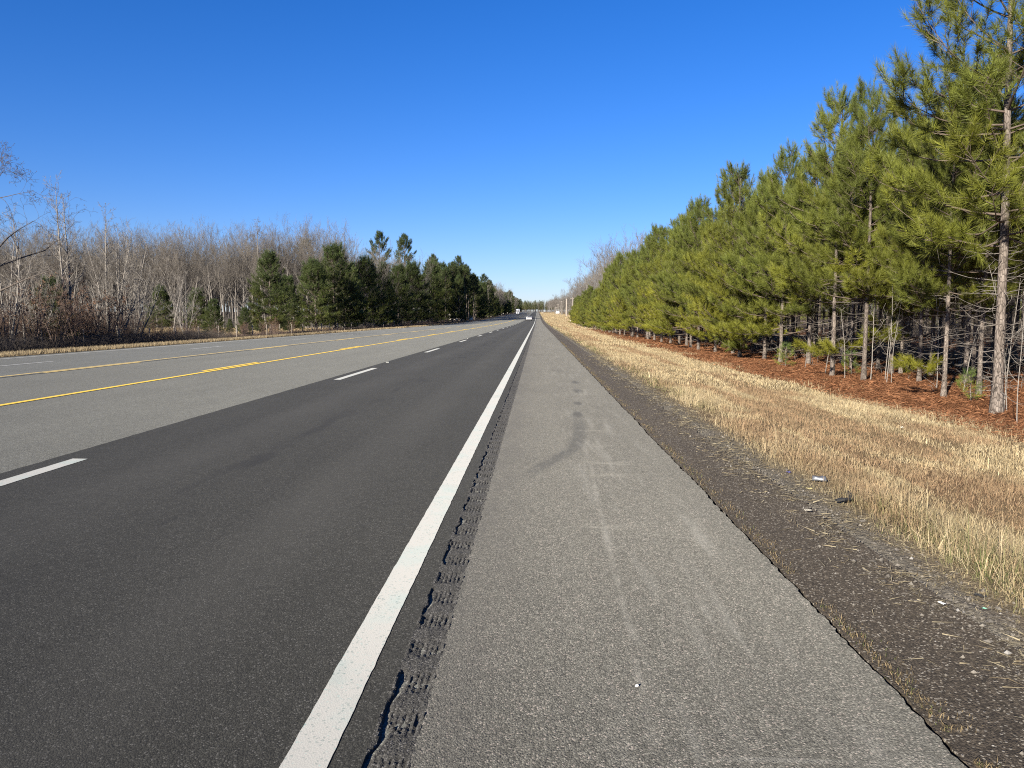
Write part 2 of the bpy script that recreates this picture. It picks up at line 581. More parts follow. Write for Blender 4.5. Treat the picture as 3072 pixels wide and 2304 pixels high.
def mat_ground():
    k = NT('ground_soil'); p = k.pos(); X, Y, Z = k.xyz(p)
    wob = k.math('MULTIPLY', k.math('SUBTRACT', k.noise(p, .35, 4), .5), 2.2)
    wob2 = k.math('MULTIPLY', k.math('SUBTRACT', k.noise(p, 4, 3), .5), .5)
    xx = k.math('ADD', k.math('ADD', X, wob), wob2)
    n = k.noise(p, 7, 5, .7)
    nb = k.noise(k.mapping(p, (.5, .2, 1)), 1, 4)
    dry = k.mix(n, (.10, .068, .035), (.27, .205, .11))
    dry = k.mix(k.sstep(nb, .45, .68), dry, k.mix(n, (.08, .05, .028), (.18, .12, .065)))
    fine = k.noise(k.mapping(p, (1, .6, 1)), 38, 4, .7)
    straw = k.mix(fine, (.105, .044, .020), (.29, .135, .062))
    straw = k.mix(k.sstep(k.noise(p, .8, 3), .5, .75), straw, k.mix(fine, (.045, .023, .013), (.14, .07, .035)))
    gravel = k.mix(k.voro(p, 60, out='Color'), (.07, .062, .05), (.19, .17, .13))
    c = k.mix(k.sstep(X, 2.1, 2.75), gravel, dry)
    near = k.math('SUBTRACT', 1.0, k.sstep(Y, 150, 190))
    c = k.mix(k.math('MULTIPLY', k.sstep(xx, 6.8, 7.3), near), c, straw)
    c = k.mix(k.math('MULTIPLY', k.sstep(xx, 26, 40), 1.0), c, k.mix(n, (.06, .045, .03), (.18, .13, .08)))
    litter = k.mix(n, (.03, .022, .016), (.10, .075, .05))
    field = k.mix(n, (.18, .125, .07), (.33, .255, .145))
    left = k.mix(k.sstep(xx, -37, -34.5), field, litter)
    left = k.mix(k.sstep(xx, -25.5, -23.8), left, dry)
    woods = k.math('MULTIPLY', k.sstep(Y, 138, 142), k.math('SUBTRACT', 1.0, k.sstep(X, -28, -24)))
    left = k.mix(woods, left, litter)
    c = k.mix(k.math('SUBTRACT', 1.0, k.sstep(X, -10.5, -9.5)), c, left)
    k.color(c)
    k.bump(k.math('ADD', n, fine), .8, .05)
    k.b.inputs['Specular IOR Level'].default_value = .05
    return k.m


M['ground'] = mat_ground()


def mat_attr(name, transl=.25, rough=.8, spec=.15, rand=.12):
    k = NT(name)
    a = k.n('ShaderNodeAttribute'); a.attribute_name = 'Col'
    oi = k.n('ShaderNodeObjectInfo')
    c = k.mix(1.0, a.outputs['Color'], k.ramp(oi.outputs['Random'], [(0, (1 - rand, 1 - rand, 1 - rand)), (1, (1 + rand, 1 + rand * .9, 1 + rand * .5))]), 'MULTIPLY')
    k.color(c)
    k.b.inputs['Roughness'].default_value = rough
    k.b.inputs['Specular IOR Level'].default_value = spec
    tr = k.n('ShaderNodeBsdfTranslucent'); k.l(c, tr.inputs['Color'])
    mx = k.n('ShaderNodeMixShader'); mx.inputs[0].default_value = transl
    out = k.t.nodes['Material Output']
    k.l(k.b.outputs[0], mx.inputs[1]); k.l(tr.outputs[0], mx.inputs[2]); k.l(mx.outputs[0], out.inputs['Surface'])
    return k.m


M['needles'] = mat_attr('pine_needles', .22, .6, .3)
M['blades'] = mat_attr('dry_grass_blades', .3, .8, .15, 0)
M['leaf'] = mat_attr('dead_leaves', .25)


def mat_bark(name, a, b, scale=1.0, plates=True, rand=.15):
    k = NT(name); p = k.ocoord()
    oi = k.n('ShaderNodeObjectInfo')
    pm = k.mapping(p, (1, 1, .3))
    n = k.noise(p, 9 * scale, 5, .65)
    c = k.mix(k.ramp(n, [(.3, 0), (.7, 1)]), a, b)
    if plates:
        vd = k.voro(pm, 26 * scale, 'DISTANCE_TO_EDGE')
        crk = k.math('SUBTRACT', 1.0, k.sstep(vd, .02, .14))
        c = k.mix(k.math('MULTIPLY', crk, .75), c, tuple(x * .3 for x in a))
        vp = k.n('ShaderNodeTexVoronoi'); vp.inputs['Scale'].default_value = 26 * scale; k.l(pm, vp.inputs['Vector'])
        c = k.mix(1.0, c, k.ramp(k.xyz(vp.outputs['Color'])[0], [(0, (.75, .72, .7)), (1, (1.25, 1.22, 1.2))]), 'MULTIPLY')
        k.bump(vd, .8, .02)
    c = k.mix(1.0, c, k.ramp(oi.outputs['Random'], [(0, 1 - rand), (1, 1 + rand)]), 'MULTIPLY')
    k.color(c)
    k.b.inputs['Specular IOR Level'].default_value = .1
    return k.m


M['pine_bark'] = mat_bark('pine_bark', (.088, .074, .062), (.176, .153, .132))
M['limb_bark'] = mat_bark('pine_limb_bark', (.055, .042, .033), (.12, .095, .075), 1, False)
M['dead_wood'] = mat_bark('dead_limb_wood', (.095, .083, .071), (.185, .165, .145), 1, False)
M['pale_bark'] = mat_bark('pale_bark', (.115, .103, .09), (.215, .196, .17), 1, False)
M['grey_bark'] = mat_bark('grey_bark', (.077, .069, .060), (.153, .137, .119), 1, False)
M['dark_bark'] = mat_bark('dark_bark', (0.045, 0.038, 0.033), (0.1, 0.085, 0.072), 1, False)
M['red_twig'] = mat_bark('reddish_twigs', (.085, .06, .047), (.15, .11, .088), 1, False)
M['wood_post'] = mat_bark('weathered_wood', (0.25, 0.22, 0.18), (0.4, 0.36, 0.3), 1, False)
M['dark_post'] = mat_bark('dark_weathered_wood', (.10, .085, .07), (.2, .17, .14), 1, False)


def mat_gap():
    k = NT('dark_seam'); k.color((.012, .011, .01)); return k.m


# ------------------------------------------------------------------ ground and road
YS = np.concatenate([np.arange(-30, 30, 1.0), np.arange(30, 130, 4.0), np.arange(130, 1300, 15.0), np.arange(1300, 6001, 200.0)])


def strip(name, xs, mat, ys=YS, lift=0.0, kind='structure', ledge=None, redge=None, skirt=0.0, label=None, cat=None, zfun=None):
    """a sheet over x breakpoints xs following the terrain; optional ragged edges (functions of y)."""
    xs = np.asarray(xs, float)
    Xg = np.tile(xs, (len(ys), 1)); Yg = np.tile(np.asarray(ys)[:, None], (1, len(xs)))
    if ledge is not None:
        Xg[:, 0] += ledge(ys)
    if redge is not None:
        Xg[:, -1] += redge(ys)
    Zg = (G(Xg, Yg) if zfun is None else zfun(Xg, Yg)) + lift
    nx, ny = len(xs), len(ys)
    v = np.stack([Xg, Yg, Zg], -1).reshape(-1, 3)
    i = (np.arange(ny - 1)[:, None] * nx + np.arange(nx - 1)[None]).ravel()
    q = np.stack([i, i + 1, i + 1 + nx, i + nx], 1)
    qs = [q]
    v0 = v.copy()
    if skirt:
        for side, col_ in ((0, 0), (1, nx - 1)):
            e = v0.reshape(ny, nx, 3)[:, col_].copy(); b = e.copy(); b[:, 2] -= skirt
            n0 = len(v)
            v = np.concatenate([v, e, b])
            k = np.arange(ny - 1)
            s = np.stack([n0 + k, n0 + k + 1, n0 + ny + k + 1, n0 + ny + k], 1)
            qs.append(s if side == 0 else s[:, ::-1])
    me = make_mesh(name, v, [np.concatenate(qs)], [mat], smooth=False)
    return obj(name, me, kind=kind, label=label, cat=cat)


def ground_z(x, y):
    inside = (x > ROAD_L + .05) & (x < AP_R - .35)
    base = G(x, y)
    n = (fbm(x * .35, y * .35, 5) - .5) * .16 * np.clip((np.abs(x + 9) - 12.2) / 3, 0, 1) * np.clip(1 - np.abs(y) / 300, 0, 1)
    return np.where(inside, base - .10, base + n)


gx = np.unique(np.concatenate([PX, np.arange(2.2, 30, .7), np.arange(-60, -20.6, 2.0), [ROAD_L + .06, AP_R - .36], np.arange(-200, 200, 20.0)]))
gy = np.unique(np.concatenate([[-3000, -300, -100], np.arange(-30, 60, 1.0), YS]))
strip('ground', gx, M['ground'], ys=gy, zfun=ground_z)


def jag(seed, amp, fr=7.0):
    return lambda y: (fbm(np.asarray(y) * fr, np.full(len(y), 3.1), seed, 4) - .5) * 2 * amp


def seam_jag(y):
    y = np.asarray(y, float)
    return (fbm(y * 3, y * 0 + 3.1, 5, 3) - .5) * .03 + (fbm(y * 21, y * 0 + 1.1, 25, 3) - .5) * .03


near_ys = np.unique(np.concatenate([np.arange(-4, 1.6, .1), np.arange(1.6, 8, .022), np.arange(8, 12, .05), np.arange(12, 30, .2), np.arange(30, 130, 2.0), np.arange(130, 1300, 15.0), np.arange(1300, 2600, 100.0)]))
strip('road', [ROAD_L, -19.6, -15.9, -12.2, -8.2, -4.5, -0.77, RUM_R + .02], M['old'], ys=near_ys, lift=-.012, ledge=jag(3, .05, 1.3), skirt=.15)
strip('far_lane', [-19.55, -15.95, -12.05], M['far'], ys=near_ys, lift=-.004, ledge=jag(31, .02, 1.3), redge=jag(32, .05, .8))
strip('resurfaced_lane', [LANE_L, -4.5, -0.77, RUM_L], M['new'], ys=near_ys, ledge=jag(4, .012), skirt=.02)
strip('shoulder', [RUM_R, -.2, 0, .7, SH_R], M['shoulder'], ys=near_ys, redge=seam_jag, skirt=.08)
strip('apron', [SH_R + .03, 1.8, AP_R], M['apron'], ys=near_ys, lift=-.014, ledge=seam_jag, redge=jag(6, .22, .9), skirt=.08)


# milled rumble strip: real grooves with a torn edge towards the new surface
def rumble():
    xs = np.linspace(RUM_L - .004, RUM_R + .004, 27)
    ys = np.concatenate([np.arange(1.8, 12, .011), np.arange(12, 40, .045), np.arange(40, 130, 2.0), np.arange(130, 1300, 15.0)])
    X, Yg = np.meshgrid(xs, ys)
    u = (X - RUM_L) / (RUM_R - RUM_L)
    ph = (Yg / .305 + .04 * vnoise(X * 9, Yg * 1.1, 7)) % 1.0
    gr = np.clip(1 - ((ph - .5) / .34) ** 2, 0, 1)
    near = Yg < 40
    depth = .013 * gr * np.clip((u - .02) / .16, 0, 1) * np.clip((1.02 - u) / .1, 0, 1)
    ridges = .006 * np.abs(np.sin(u * 21 + .5 * vnoise(X * 4, Yg * 3, 3))) * gr
    rough = .011 * (fbm(X * 60, Yg * 45, 9, 3) - .5) * (.5 + gr)
    tear = 0.10 + .22 * (fbm(Yg * 6.5, Yg * 0 + 2, 21, 3) - .42) + .05 * np.sin(ph * 6.28)
    crack = np.exp(-((u - tear) / .05) ** 2) * np.clip(fbm(Yg * 5.2, X * 0 + 8, 33, 3) * 4.0 - 1.85, 0, 1)
    Z = G(X, Yg) + np.where(near, -depth + ridges + rough - .026 * crack, -.004)
    Z += np.where(near & (u < .03), -.0, 0)
    ny, nx = X.shape
    i = (np.arange(ny - 1)[:, None] * nx + np.arange(nx - 1)[None]).ravel()
    q = np.stack([i, i + 1, i + 1 + nx, i + nx], 1)
    me = make_mesh('rumble_strip', np.stack([X, Yg, Z], -1).reshape(-1, 3), [q], [M['rumble']])
    obj('rumble_strip', me, kind='structure')


rumble()


# dark joint under the seam between shoulder and apron
def seam():
    ys = near_ys
    j = seam_jag(ys)
    v = []
    for k, y in enumerate(ys):
        for dx in (-.03, .07):
            v.append((SH_R + j[k] + dx, y, float(G(SH_R, y)) - .06))
    i = np.arange(len(ys) - 1) * 2
    q = np.stack([i, i + 1, i + 3, i + 2], 1)
    obj('pavement_seam', make_mesh('pavement_seam', np.array(v), [q], [mat_gap()]), kind='structure')


seam()


def marking(name, x, wd, y0, y1, mat, seed, lift=.003, step=None, rag=.004):
    if step is None:
        if y1 - y0 > 30:
            ys = near_ys[(near_ys > y0) & (near_ys < y1)]
        else:
            ys = np.linspace(y0, y1, 2 + int((y1 - y0) / (.05 if y0 < 15 else .4)))
    strip(name, [x - wd / 2, x + wd / 2], mat, ys=ys, lift=lift, ledge=jag(seed, rag, 12), redge=jag(seed + 1, rag, 12))


marking('edge_line', -.737, .150, -3, 1290, M['white_paint'], 41)
marking('edge_line', -19.3, .13, -3, 900, M['old_white'], 43, lift=.004)
marking('yellow_line', -8.25, .13, -3, 1000, M['yellow_paint'], 45, lift=-.004)
marking('yellow_line', -12.35, .13, -3, 900, M['faded_yellow'], 47, lift=-.004)
# broken yellow lines on the inner side of the turning lane
for i in range(24):
    y0 = 19.2 - 13.5 + 13.5 * i
    marking('yellow_dash', -8.47, .13, y0, y0 + 3.8, M['yellow_paint'], 60 + i, lift=-.004)
for i in range(20):
    y0 = 18.5 + 13.8 * i
    marking('yellow_dash', -12.13, .12, y0, y0 + 4.6, M['faded_yellow'], 100 + i, lift=-.004)
for i in range(26):
    y0 = 3.3 + 13.8 * i
    marking('lane_dash', -4.5, .15, y0, y0 + 4.05, M['white_paint'], 140 + i)
for i in range(20):
    y0 = 21.0 + 13.8 * i
    marking('lane_dash', -15.9, .11, y0, y0 + 3.8, M['old_white'], 180 + i, lift=.004)
# ------------------------------------------------------------------ needles
def needles(mb, B, D, Ls, K, nl, nw, col, rng, m=1, a0=66, a1=16, droop=.0):
    """K needles along each shoot (base B, direction D, length Ls); col (N,3)."""
    N = len(B)
    D, U, W = frames(D)
    t = rng.uniform(0, 1, (N, K)); az = rng.uniform(0, 2 * math.pi, (N, K))
    ang = np.radians(a0 + (a1 - a0) * t + rng.normal(0, 9, (N, K)))
    dr = D[:, None] * np.cos(ang)[..., None] + (U[:, None] * np.cos(az)[..., None] + W[:, None] * np.sin(az)[..., None]) * np.sin(ang)[..., None]
    dr[..., 2] -= droop
    L = nl * rng.uniform(.7, 1.15, (N, K))
    b = B[:, None] + D[:, None] * (Ls[:, None] * t)[..., None]
    tip = b + dr * L[..., None]
    rv = rng.normal(0, 1, (N, K, 3))
    sd = np.cross(dr, rv); sd /= np.maximum(np.linalg.norm(sd, axis=-1, keepdims=True), 1e-6)
    v = np.stack([b - sd * nw / 2, b + sd * nw / 2, tip], 2).reshape(-1, 3)
    c = np.repeat(np.repeat(col[:, None], K, 1) * rng.uniform(.8, 1.2, (N, K, 1)), 3, 1).reshape(-1, 3)
    mb.add(v, None, np.arange(N * K * 3).reshape(-1, 3), m=m, col=c)


def unit(v):
    return v / max(np.linalg.norm(v), 1e-9)


def pine(name, seed, H, cb, cb_edge, Lmax, r0, K=34, nl=.17, nw=.007, whorl=.42, dens=1.0, dead=1.0, green=(.075, .105, .022), edge_dir=math.pi, shape='cone', shoot=.26, nbr=(4, 6), yellow=.5, lean=0.0, dead_top=None, stray=0.0):
    rng = np.random.default_rng(seed)
    tr = MB(); cr = MB()
    n = max(6, int(H / .6))
    zs = np.linspace(-.12, H, n)
    wob = np.cumsum(rng.normal(0, .025, (n, 2)), 0) * np.linspace(0, 1, n)[:, None]
    wob[:, 0] += lean * np.linspace(0, 1, n) ** 1.5
    pts = np.column_stack([wob, zs])
    rad = r0 * (1 - zs.clip(0) / H) ** .8 + .012
    rad[0] *= 1.45; rad[1] = max(rad[1], r0 * .98)
    loft(tr, pts, rad, 9, jit=.05, rng=rng)
    axis = lambda z: np.array([np.interp(z, zs, pts[:, 0]), np.interp(z, zs, pts[:, 1]), z])
    ra = lambda z: float(np.interp(z, zs, rad))
    segs = {4: [], 3: []}
    SB, SD, SL, SC_ = [], [], [], []
    z = min(cb, cb_edge) if not stray else .9
    while z < H - .25:
        k = rng.integers(nbr[0], nbr[1] + 1)
        a_ = rng.uniform(0, 6.28)
        for i in range(k):
            az = a_ + i * 6.283 / k + rng.normal(0, .25)
            zz = z + rng.uniform(-.12, .12)
            e = .5 + .5 * math.cos(az - edge_dir)
            low = cb + (cb_edge - cb) * e
            extra = zz < low + rng.normal(0, .15)
            if extra and not (e > .6 and rng.random() < stray):
                continue
            t = float(np.clip((zz - cb_edge) / (H - cb_edge), 0, 1))
            if shape in ('cone', 'bush'):
                L = Lmax * (.92 * (1 - t) ** (.62 if shape == 'cone' else .42) + .08) * rng.uniform(.7, 1.12)
                if t < .2:
                    L *= .8 + t
                L *= .8 + .35 * e
                if extra:
                    L = Lmax * rng.uniform(.45, .75)
                el = R(-4 + 58 * t ** 1.1 + rng.normal(0, 7))
            else:
                L = Lmax * max(.12, math.sin(math.pi * min(1, .18 + .8 * t)) ** .8) * rng.uniform(.65, 1.15)
                el = R(5 + 55 * t + rng.normal(0, 12))
            d = np.array([math.cos(az) * math.cos(el), math.sin(az) * math.cos(el), math.sin(el)])
            p = axis(min(zz, H)); ns = 5
            rb = min(.35 * ra(zz), .006 + .0065 * L)
            path = [p]
            for s in range(ns):
                d = unit(d + np.array([0, 0, .09 + .05 * s * .6]) + rng.normal(0, .07, 3))
                if s == 0 and t < .5:
                    d = unit(d - np.array([0, 0, .15]))
                q = p + d * L / ns
                segs[4].append((p, q, rb * (1 - s / ns) + .004, rb * (1 - (s + 1) / ns) + .004))
                path.append(q); p = q
            path = np.array(path)
            base = np.array(green) * np.array([1, 1, 1]) * rng.uniform(.8, 1.15)
            yel = np.clip(yellow * (1.15 - t) * rng.uniform(.4, 1.2), 0, 1)
            if extra:
                yel = 1.0
            base = base * (1 - yel) + np.array([.175, .172, .016]) * (green[1] / .105) * yel

            def addshoot(b, dd, l=1.0):
                SB.append(b); SD.append(unit(dd)); SL.append(shoot * l * rng.uniform(.7, 1.25)); SC_.append(base * rng.uniform(.7, 1.3))
            addshoot(p, d + np.array([0, 0, .25 + .9 * t]), 1.2 + .5 * t)
            nsub = max(2, int((L * 5.0 + 2.0) * dens))
            for j in range(nsub):
                s = rng.uniform(.28, 1.0) if L > .5 else rng.uniform(.1, 1)
                f = s * ns; k0 = min(int(f), ns - 1)
                b = path[k0] + (path[k0 + 1] - path[k0]) * (f - k0)
                dd = unit(path[k0 + 1] - path[k0])
                side = np.cross(dd, [0, 0, 1.0]); side = unit(side) * (1 if rng.random() < .5 else -1)
                sd = unit(dd * rng.uniform(.5, .9) + side * rng.uniform(.4, 1.0) + np.array([0, 0, rng.uniform(-.15, .5)]))
                l = (.12 + .36 * L * (1.15 - s)) * rng.uniform(.6, 1.2)
                e1 = b + sd * l * .5; sd2 = unit(sd + np.array([0, 0, .25]) + rng.normal(0, .1, 3)); e2 = e1 + sd2 * l * .5
                segs[3].append((b, e1, .008, .006)); segs[3].append((e1, e2, .006, .004))
                addshoot(e2, sd2 + np.array([0, 0, .25 + .9 * t]), 1 + .35 * t)
                for _ in range(int(l / .24 * dens + rng.random())):
                    u_ = rng.uniform(.25, .95); bb = b + (e2 - b) * u_
                    addshoot(bb, unit(sd + rng.normal(0, .5, 3) + np.array([0, 0, .45])), .85)
        z += whorl * rng.uniform(.75, 1.25)
    # leader candles
    top = axis(H)
    SB.append(top - np.array([0, 0, .15])); SD.append(np.array([0, 0, 1.0])); SL.append(shoot * 1.9); SC_.append(np.array(green) * .9)
    for i in range(5):
        a = i * 1.256 + rng.uniform(0, 1); dd = unit(np.array([math.cos(a) * .5, math.sin(a) * .5, 1]))
        b = top - np.array([0, 0, .3]); e1 = b + dd * .25
        segs[3].append((b, e1, .01, .006)); SB.append(e1); SD.append(unit(dd + [0, 0, .6])); SL.append(shoot * 1.3); SC_.append(np.array(green) * .9)
    for n_, S in segs.items():
        if S:
            a, b, c, d = zip(*S)
            tubes(cr, np.array(a), np.array(b), np.array(c), np.array(d), n_, 0)
    needles(cr, np.array(SB), np.array(SD), np.array(SL), K, nl, nw, np.array(SC_), rng)
    # bare dead limbs on the lower trunk
    S = []
    dt = dead_top if dead_top else cb * 1.15
    nd = int(dead * dt * 9)
    for i in range(nd):
        z = rng.uniform(.35, dt); az = rng.uniform(0, 6.28)
        L = rng.uniform(.35, 1.3) * (.5 + .6 * z / max(cb, .5)); d = np.array([math.cos(az), math.sin(az), rng.uniform(-.25, .25)])
        p = axis(z)
        for s in range(4):
            d = unit(d + rng.normal(0, .12, 3) + np.array([0, 0, .05 * s]))
            q = p + d * L / 4
            S.append((p, q, .006 * (1 - s / 4) + .0025, .006 * (1 - (s + 1) / 4) + .0025))
            if s and rng.random() < .75:
                sd = unit(d + rng.normal(0, .55, 3)); S.append((q, q + sd * L * rng.uniform(.2, .5), .003, .002))
            p = q
    parts = []
    if S:
        a, b, c, d = zip(*S)
        tubes(tr, np.array(a), np.array(b), np.array(c), np.array(d), 3, 1)
    parts.append(('trunk', tr.mesh(name + '_trunk', [M['pine_bark'], M['dead_wood']])))
    parts.append(('crown', cr.mesh(name + '_crown', [M['limb_bark'], M['needles']], True)))
    return parts


# ------------------------------------------------------------------ bare trees
def bare(name, seed, H, r0, fork=.35, levels=4, nch=(7, 5, 4, 3), spread=45, up=.12, wig=.13, stems=1, stem_spread=12, lenf=(.5, .45, .45, .5), mats=('grey_bark', 'grey_bark'), rmin=.004, excurrent=True, leaves=0, leafcol=(.2, .1, .05), leafsize=.07, straight=.04, taper=.85, broom=False):
    rng = np.random.default_rng(seed)
    tr = MB(); cr = MB()
    S = {1: [], 2: [], 3: []}
    LP = []

    def grow(p, d, L, r, lev):
        ns = 4 if lev <= 2 else 3
        nodes = [(p, d, r)]
        for s in range(ns):
            d = unit(d + rng.normal(0, wig, 3) + np.array([0, 0, up]))
            q = p + d * L / ns
            r1 = max(rmin, r * (1 - .8 * (s + 1) / ns))
            ra = max(rmin, r * (1 - .8 * s / ns))
            S[min(lev, 3)].append((p, q, ra, r1))
            nodes.append((q, d, r1)); p = q
        if leaves and lev >= levels - 1:
            for _ in range(leaves):
                LP.append(nodes[rng.integers(1, ns + 1)][0] + rng.normal(0, .05, 3))
        if lev < levels:
            k = nch[min(lev, len(nch) - 1)]
            for i in range(k):
                f = rng.uniform(.25, 1.0) * ns
                if i == 0:
                    f = ns
                k0 = min(int(f), ns - 1); g = f - k0
                b = nodes[k0][0] * (1 - g) + nodes[k0 + 1][0] * g
                dd = nodes[k0 + 1][1]; rr = nodes[k0 + 1][2]
                a = R(spread * rng.uniform(.5, 1.15)); az = rng.uniform(0, 6.28)
                _, U, W = frames(dd[None])
                nd = dd * math.cos(a) + (U[0] * math.cos(az) + W[0] * math.sin(az)) * math.sin(a)
                grow(b, unit(nd), L * lenf[min(lev, len(lenf) - 1)] * rng.uniform(.6, 1.25) * (1.15 - .35 * f / ns), max(rmin, rr * .7), lev + 1)

    for st in range(stems):
        az = rng.uniform(0, 6.28) if stems > 1 else 0
        sp = R(stem_spread * rng.uniform(.4, 1.2)) if stems > 1 else 0
        d = np.array([math.cos(az) * math.sin(sp), math.sin(az) * math.sin(sp), math.cos(sp)])
        h = H * (rng.uniform(.65, 1.0) if st else 1.0) * (.66 if broom else 1); r = r0 * (rng.uniform(.5, 1) if st else 1)
        n = 9
        p = np.array([rng.normal(0, .12) if st else 0, rng.normal(0, .12) if st else 0, -.15]); pts = [p]
        for i in range(n):
            d = unit(d + rng.normal(0, straight, 3) + np.array([0, 0, .03 if stems == 1 else .06]))
            p = p + d * (h + .15) / n; pts.append(p)
        pts = np.array(pts); tt = np.linspace(0, 1, n + 1)
        rad = r * (1 - tt) ** taper + rmin * 1.2
        rad[0] *= 1.3
        loft(tr, pts, rad, 7 if r0 > .06 else 5, jit=.04, rng=rng)
        for i in range(nch[0]):
            f = fork + (1 - fork) * ((i + rng.random()) / nch[0])
            k0 = min(int(f * n), n - 1); g = f * n - k0
            b = pts[k0] * (1 - g) + pts[min(k0 + 1, n)] * g
            dd = unit(pts[min(k0 + 1, n)] - pts[k0]); rr = float(np.interp(f, tt, rad))
            a = R(spread * rng.uniform(.7, 1.15)); az = rng.uniform(0, 6.28)
            _, U, W = frames(dd[None])
            nd = dd * math.cos(a) + (U[0] * math.cos(az) + W[0] * math.sin(az)) * math.sin(a)
            grow(b, unit(nd), (H * lenf[0] * (.62 + .38 * f) if broom else h * lenf[0] * (1.12 - f)) * rng.uniform(.7, 1.15) + h * .04, max(rmin, rr * .55), 1)
    for lev, sides in ((1, 5), (2, 4), (3, 3)):
        if S[lev]:
            a, b, c, d = zip(*S[lev])
            tubes(cr, np.array(a), np.array(b), np.array(c), np.array(d), sides, 0)
    ms = [M[mats[1]]]
    if LP:
        LP = np.array(LP); N = len(LP)
        u = rng.normal(0, 1, (N, 3)); u /= np.linalg.norm(u, axis=1, keepdims=True)
        v_ = np.cross(u, rng.normal(0, 1, (N, 3))); v_ /= np.linalg.norm(v_, axis=1, keepdims=True)
        s = leafsize * rng.uniform(.6, 1.3, (N, 1))
        vv = np.stack([LP - u * s, LP + v_ * s * .5, LP + u * s, LP - v_ * s * .5], 1).reshape(-1, 3)
        cc = np.repeat(np.array(leafcol)[None] * rng.uniform(.6, 1.4, (N, 1)), 4, 0)
        cr.add(vv, np.arange(N * 4).reshape(-1, 4), m=1, col=cc)
        ms.append(M['leaf'])
    return [('trunk', tr.mesh(name + '_trunk', [M[mats[0]]])), ('crown', cr.mesh(name + '_crown', ms, True))]


# ================================================================== right-hand pine wood
GRN = (.072, .092, .018)
PN = [
    pine('near_pine', 1, 8.8, 2.8, 2.1, 2.7, .062, K=84, nl=.20, nw=.0065, dead=1.6, green=GRN, dens=1.05, whorl=.54, nbr=(4, 6), stray=.22),
    pine('near_pine', 2, 8.4, 2.4, 1.4, 2.9, .068, K=78, nl=.20, nw=.0075, dead=1.3, green=GRN, dens=1.0, whorl=.54, stray=.25),
    pine('near_pine', 3, 9.0, 2.8, 2.2, 2.6, .06, K=78, nl=.20, nw=.0075, dead=1.5, green=GRN, yellow=.6, dens=1.05, whorl=.54, stray=.22),
    pine('near_pine', 4, 8.0, 1.6, .3, 2.9, .065, K=70, nl=.20, nw=.008, dead=.6, green=GRN, yellow=.75, dens=1.0, whorl=.52),
    pine('near_pine', 5, 8.6, 1.7, .35, 2.9, .075, K=70, nl=.20, nw=.008, dead=.6, green=GRN, yellow=.6, dens=1.0, whorl=.52),
]
BIGPINE = pine('big_pine', 6, 10.4, 3.4, 2.9, 2.75, .085, K=84, nl=.21, nw=.0065, dead=2.2, green=GRN, dead_top=3.5, whorl=.54, stray=.1, dens=1.05)
INNER = [
    pine('inner_pine', 11, 8.6, 3.6, 3.2, 1.9, .055, K=46, nl=.19, nw=.010, dead=1.5, green=GRN, dens=.9, whorl=.52),
    pine('inner_pine', 12, 9.0, 3.8, 3.4, 1.9, .06, K=46, nl=.19, nw=.010, dead=1.3, green=GRN, dens=.9, whorl=.52),
    pine('inner_pine', 13, 8.2, 3.4, 3.0, 1.8, .05, K=46, nl=.19, nw=.010, dead=1.5, green=GRN, dens=.9, whorl=.52),
]
GP = 'pines along the edge of the right-hand wood'
# front row: (trunk pixel x, X, prototype, scale, rz, label)
front = [
    (3004, 8.75, BIGPINE, 1.0, .3, 'tall pine with the thickest grey trunk, at the right end of the front row'),
    (2948, 10.2, INNER[0], .86, 1.0, 'slim pine trunk just left of the thickest trunk, among pale dead twigs'),
    (2842, 9.2, PN[0], .73, .2, 'pine with a straight grey trunk under a hanging yellow-green spray'),
    (2765, 10.4, PN[2], .76, -.3, 'pine with a clean grey trunk set slightly back on the rust needles'),
    (2726, 12.2, INNER[1], .82, 2.0, 'slim pine set further back between two clean grey trunks'),
    (2598, 9.3, PN[0], .88, 2.6 - 3.14, 'pine with a pale trunk and a thin white sapling leaning on its foot'),
    (2502, 8.9, PN[2], .90, .4, 'dark trunked pine with yellow-green low boughs, tallest of the middle group'),
    (2345, 9.6, PN[1], .93, .1, 'bushy pine with curved dead twig beside its trunk at the straw edge'),
    (2297, 9.7, PN[4], .86, -.5, 'bushy pine with slim trunk behind a low green bough touching the straw'),
    (2222, 9.1, PN[3], 1.0, .35, 'bushy pine with a stout trunk standing out alone on the dry grass edge'),
]
front += [
    (2905, 11.6, PN[2], .90, 1.2, 'dense pine crown filling the space behind the thickest trunk'),
    (2800, 11.9, PN[1], .86, .5, 'pine behind the straight grey trunks, its crown merging with theirs'),
    (2680, 11.0, PN[2], .83, -.4, 'pine set back behind the close pair of thin saplings'),
    (2560, 10.9, PN[0], .86, .9, 'pine set back between the dark trunked pine and the pale trunk'),
    (2430, 10.4, PN[1], .90, .2, 'pine set back left of the dark trunked pine'),
    (2260, 10.9, PN[4], .86, -.2, 'pine close behind the lone stout trunk, taller foliage above it'),
]
for px, X, pr, sc, rz, lb in front:
    plant('pine_tree', pr, lb, 'pine tree', X, y_at(px, X), rz, sc, GP)
ys_ = []
y = y_at(2222, 9.1) + 2.6
i = 0
while y < 185:
    k = rnd.choice([1, 3, 4, 3]) if y < 150 else 3
    sc = rnd.uniform(.82, 1.05) * (1.0 if y < 60 else .92 if y < 100 else .76)
    plant('pine_tree', PN[k], f'bushy pine with boughs to the grass, {ordw(i)} beyond the lone stout trunk', 'pine tree',
          9.2 + rnd.uniform(-.35, .35), y, rnd.uniform(-.6, .6), sc, GP)
    y += rnd.uniform(2.3, 3.1) if y < 80 else rnd.uniform(3.0, 4.0); i += 1
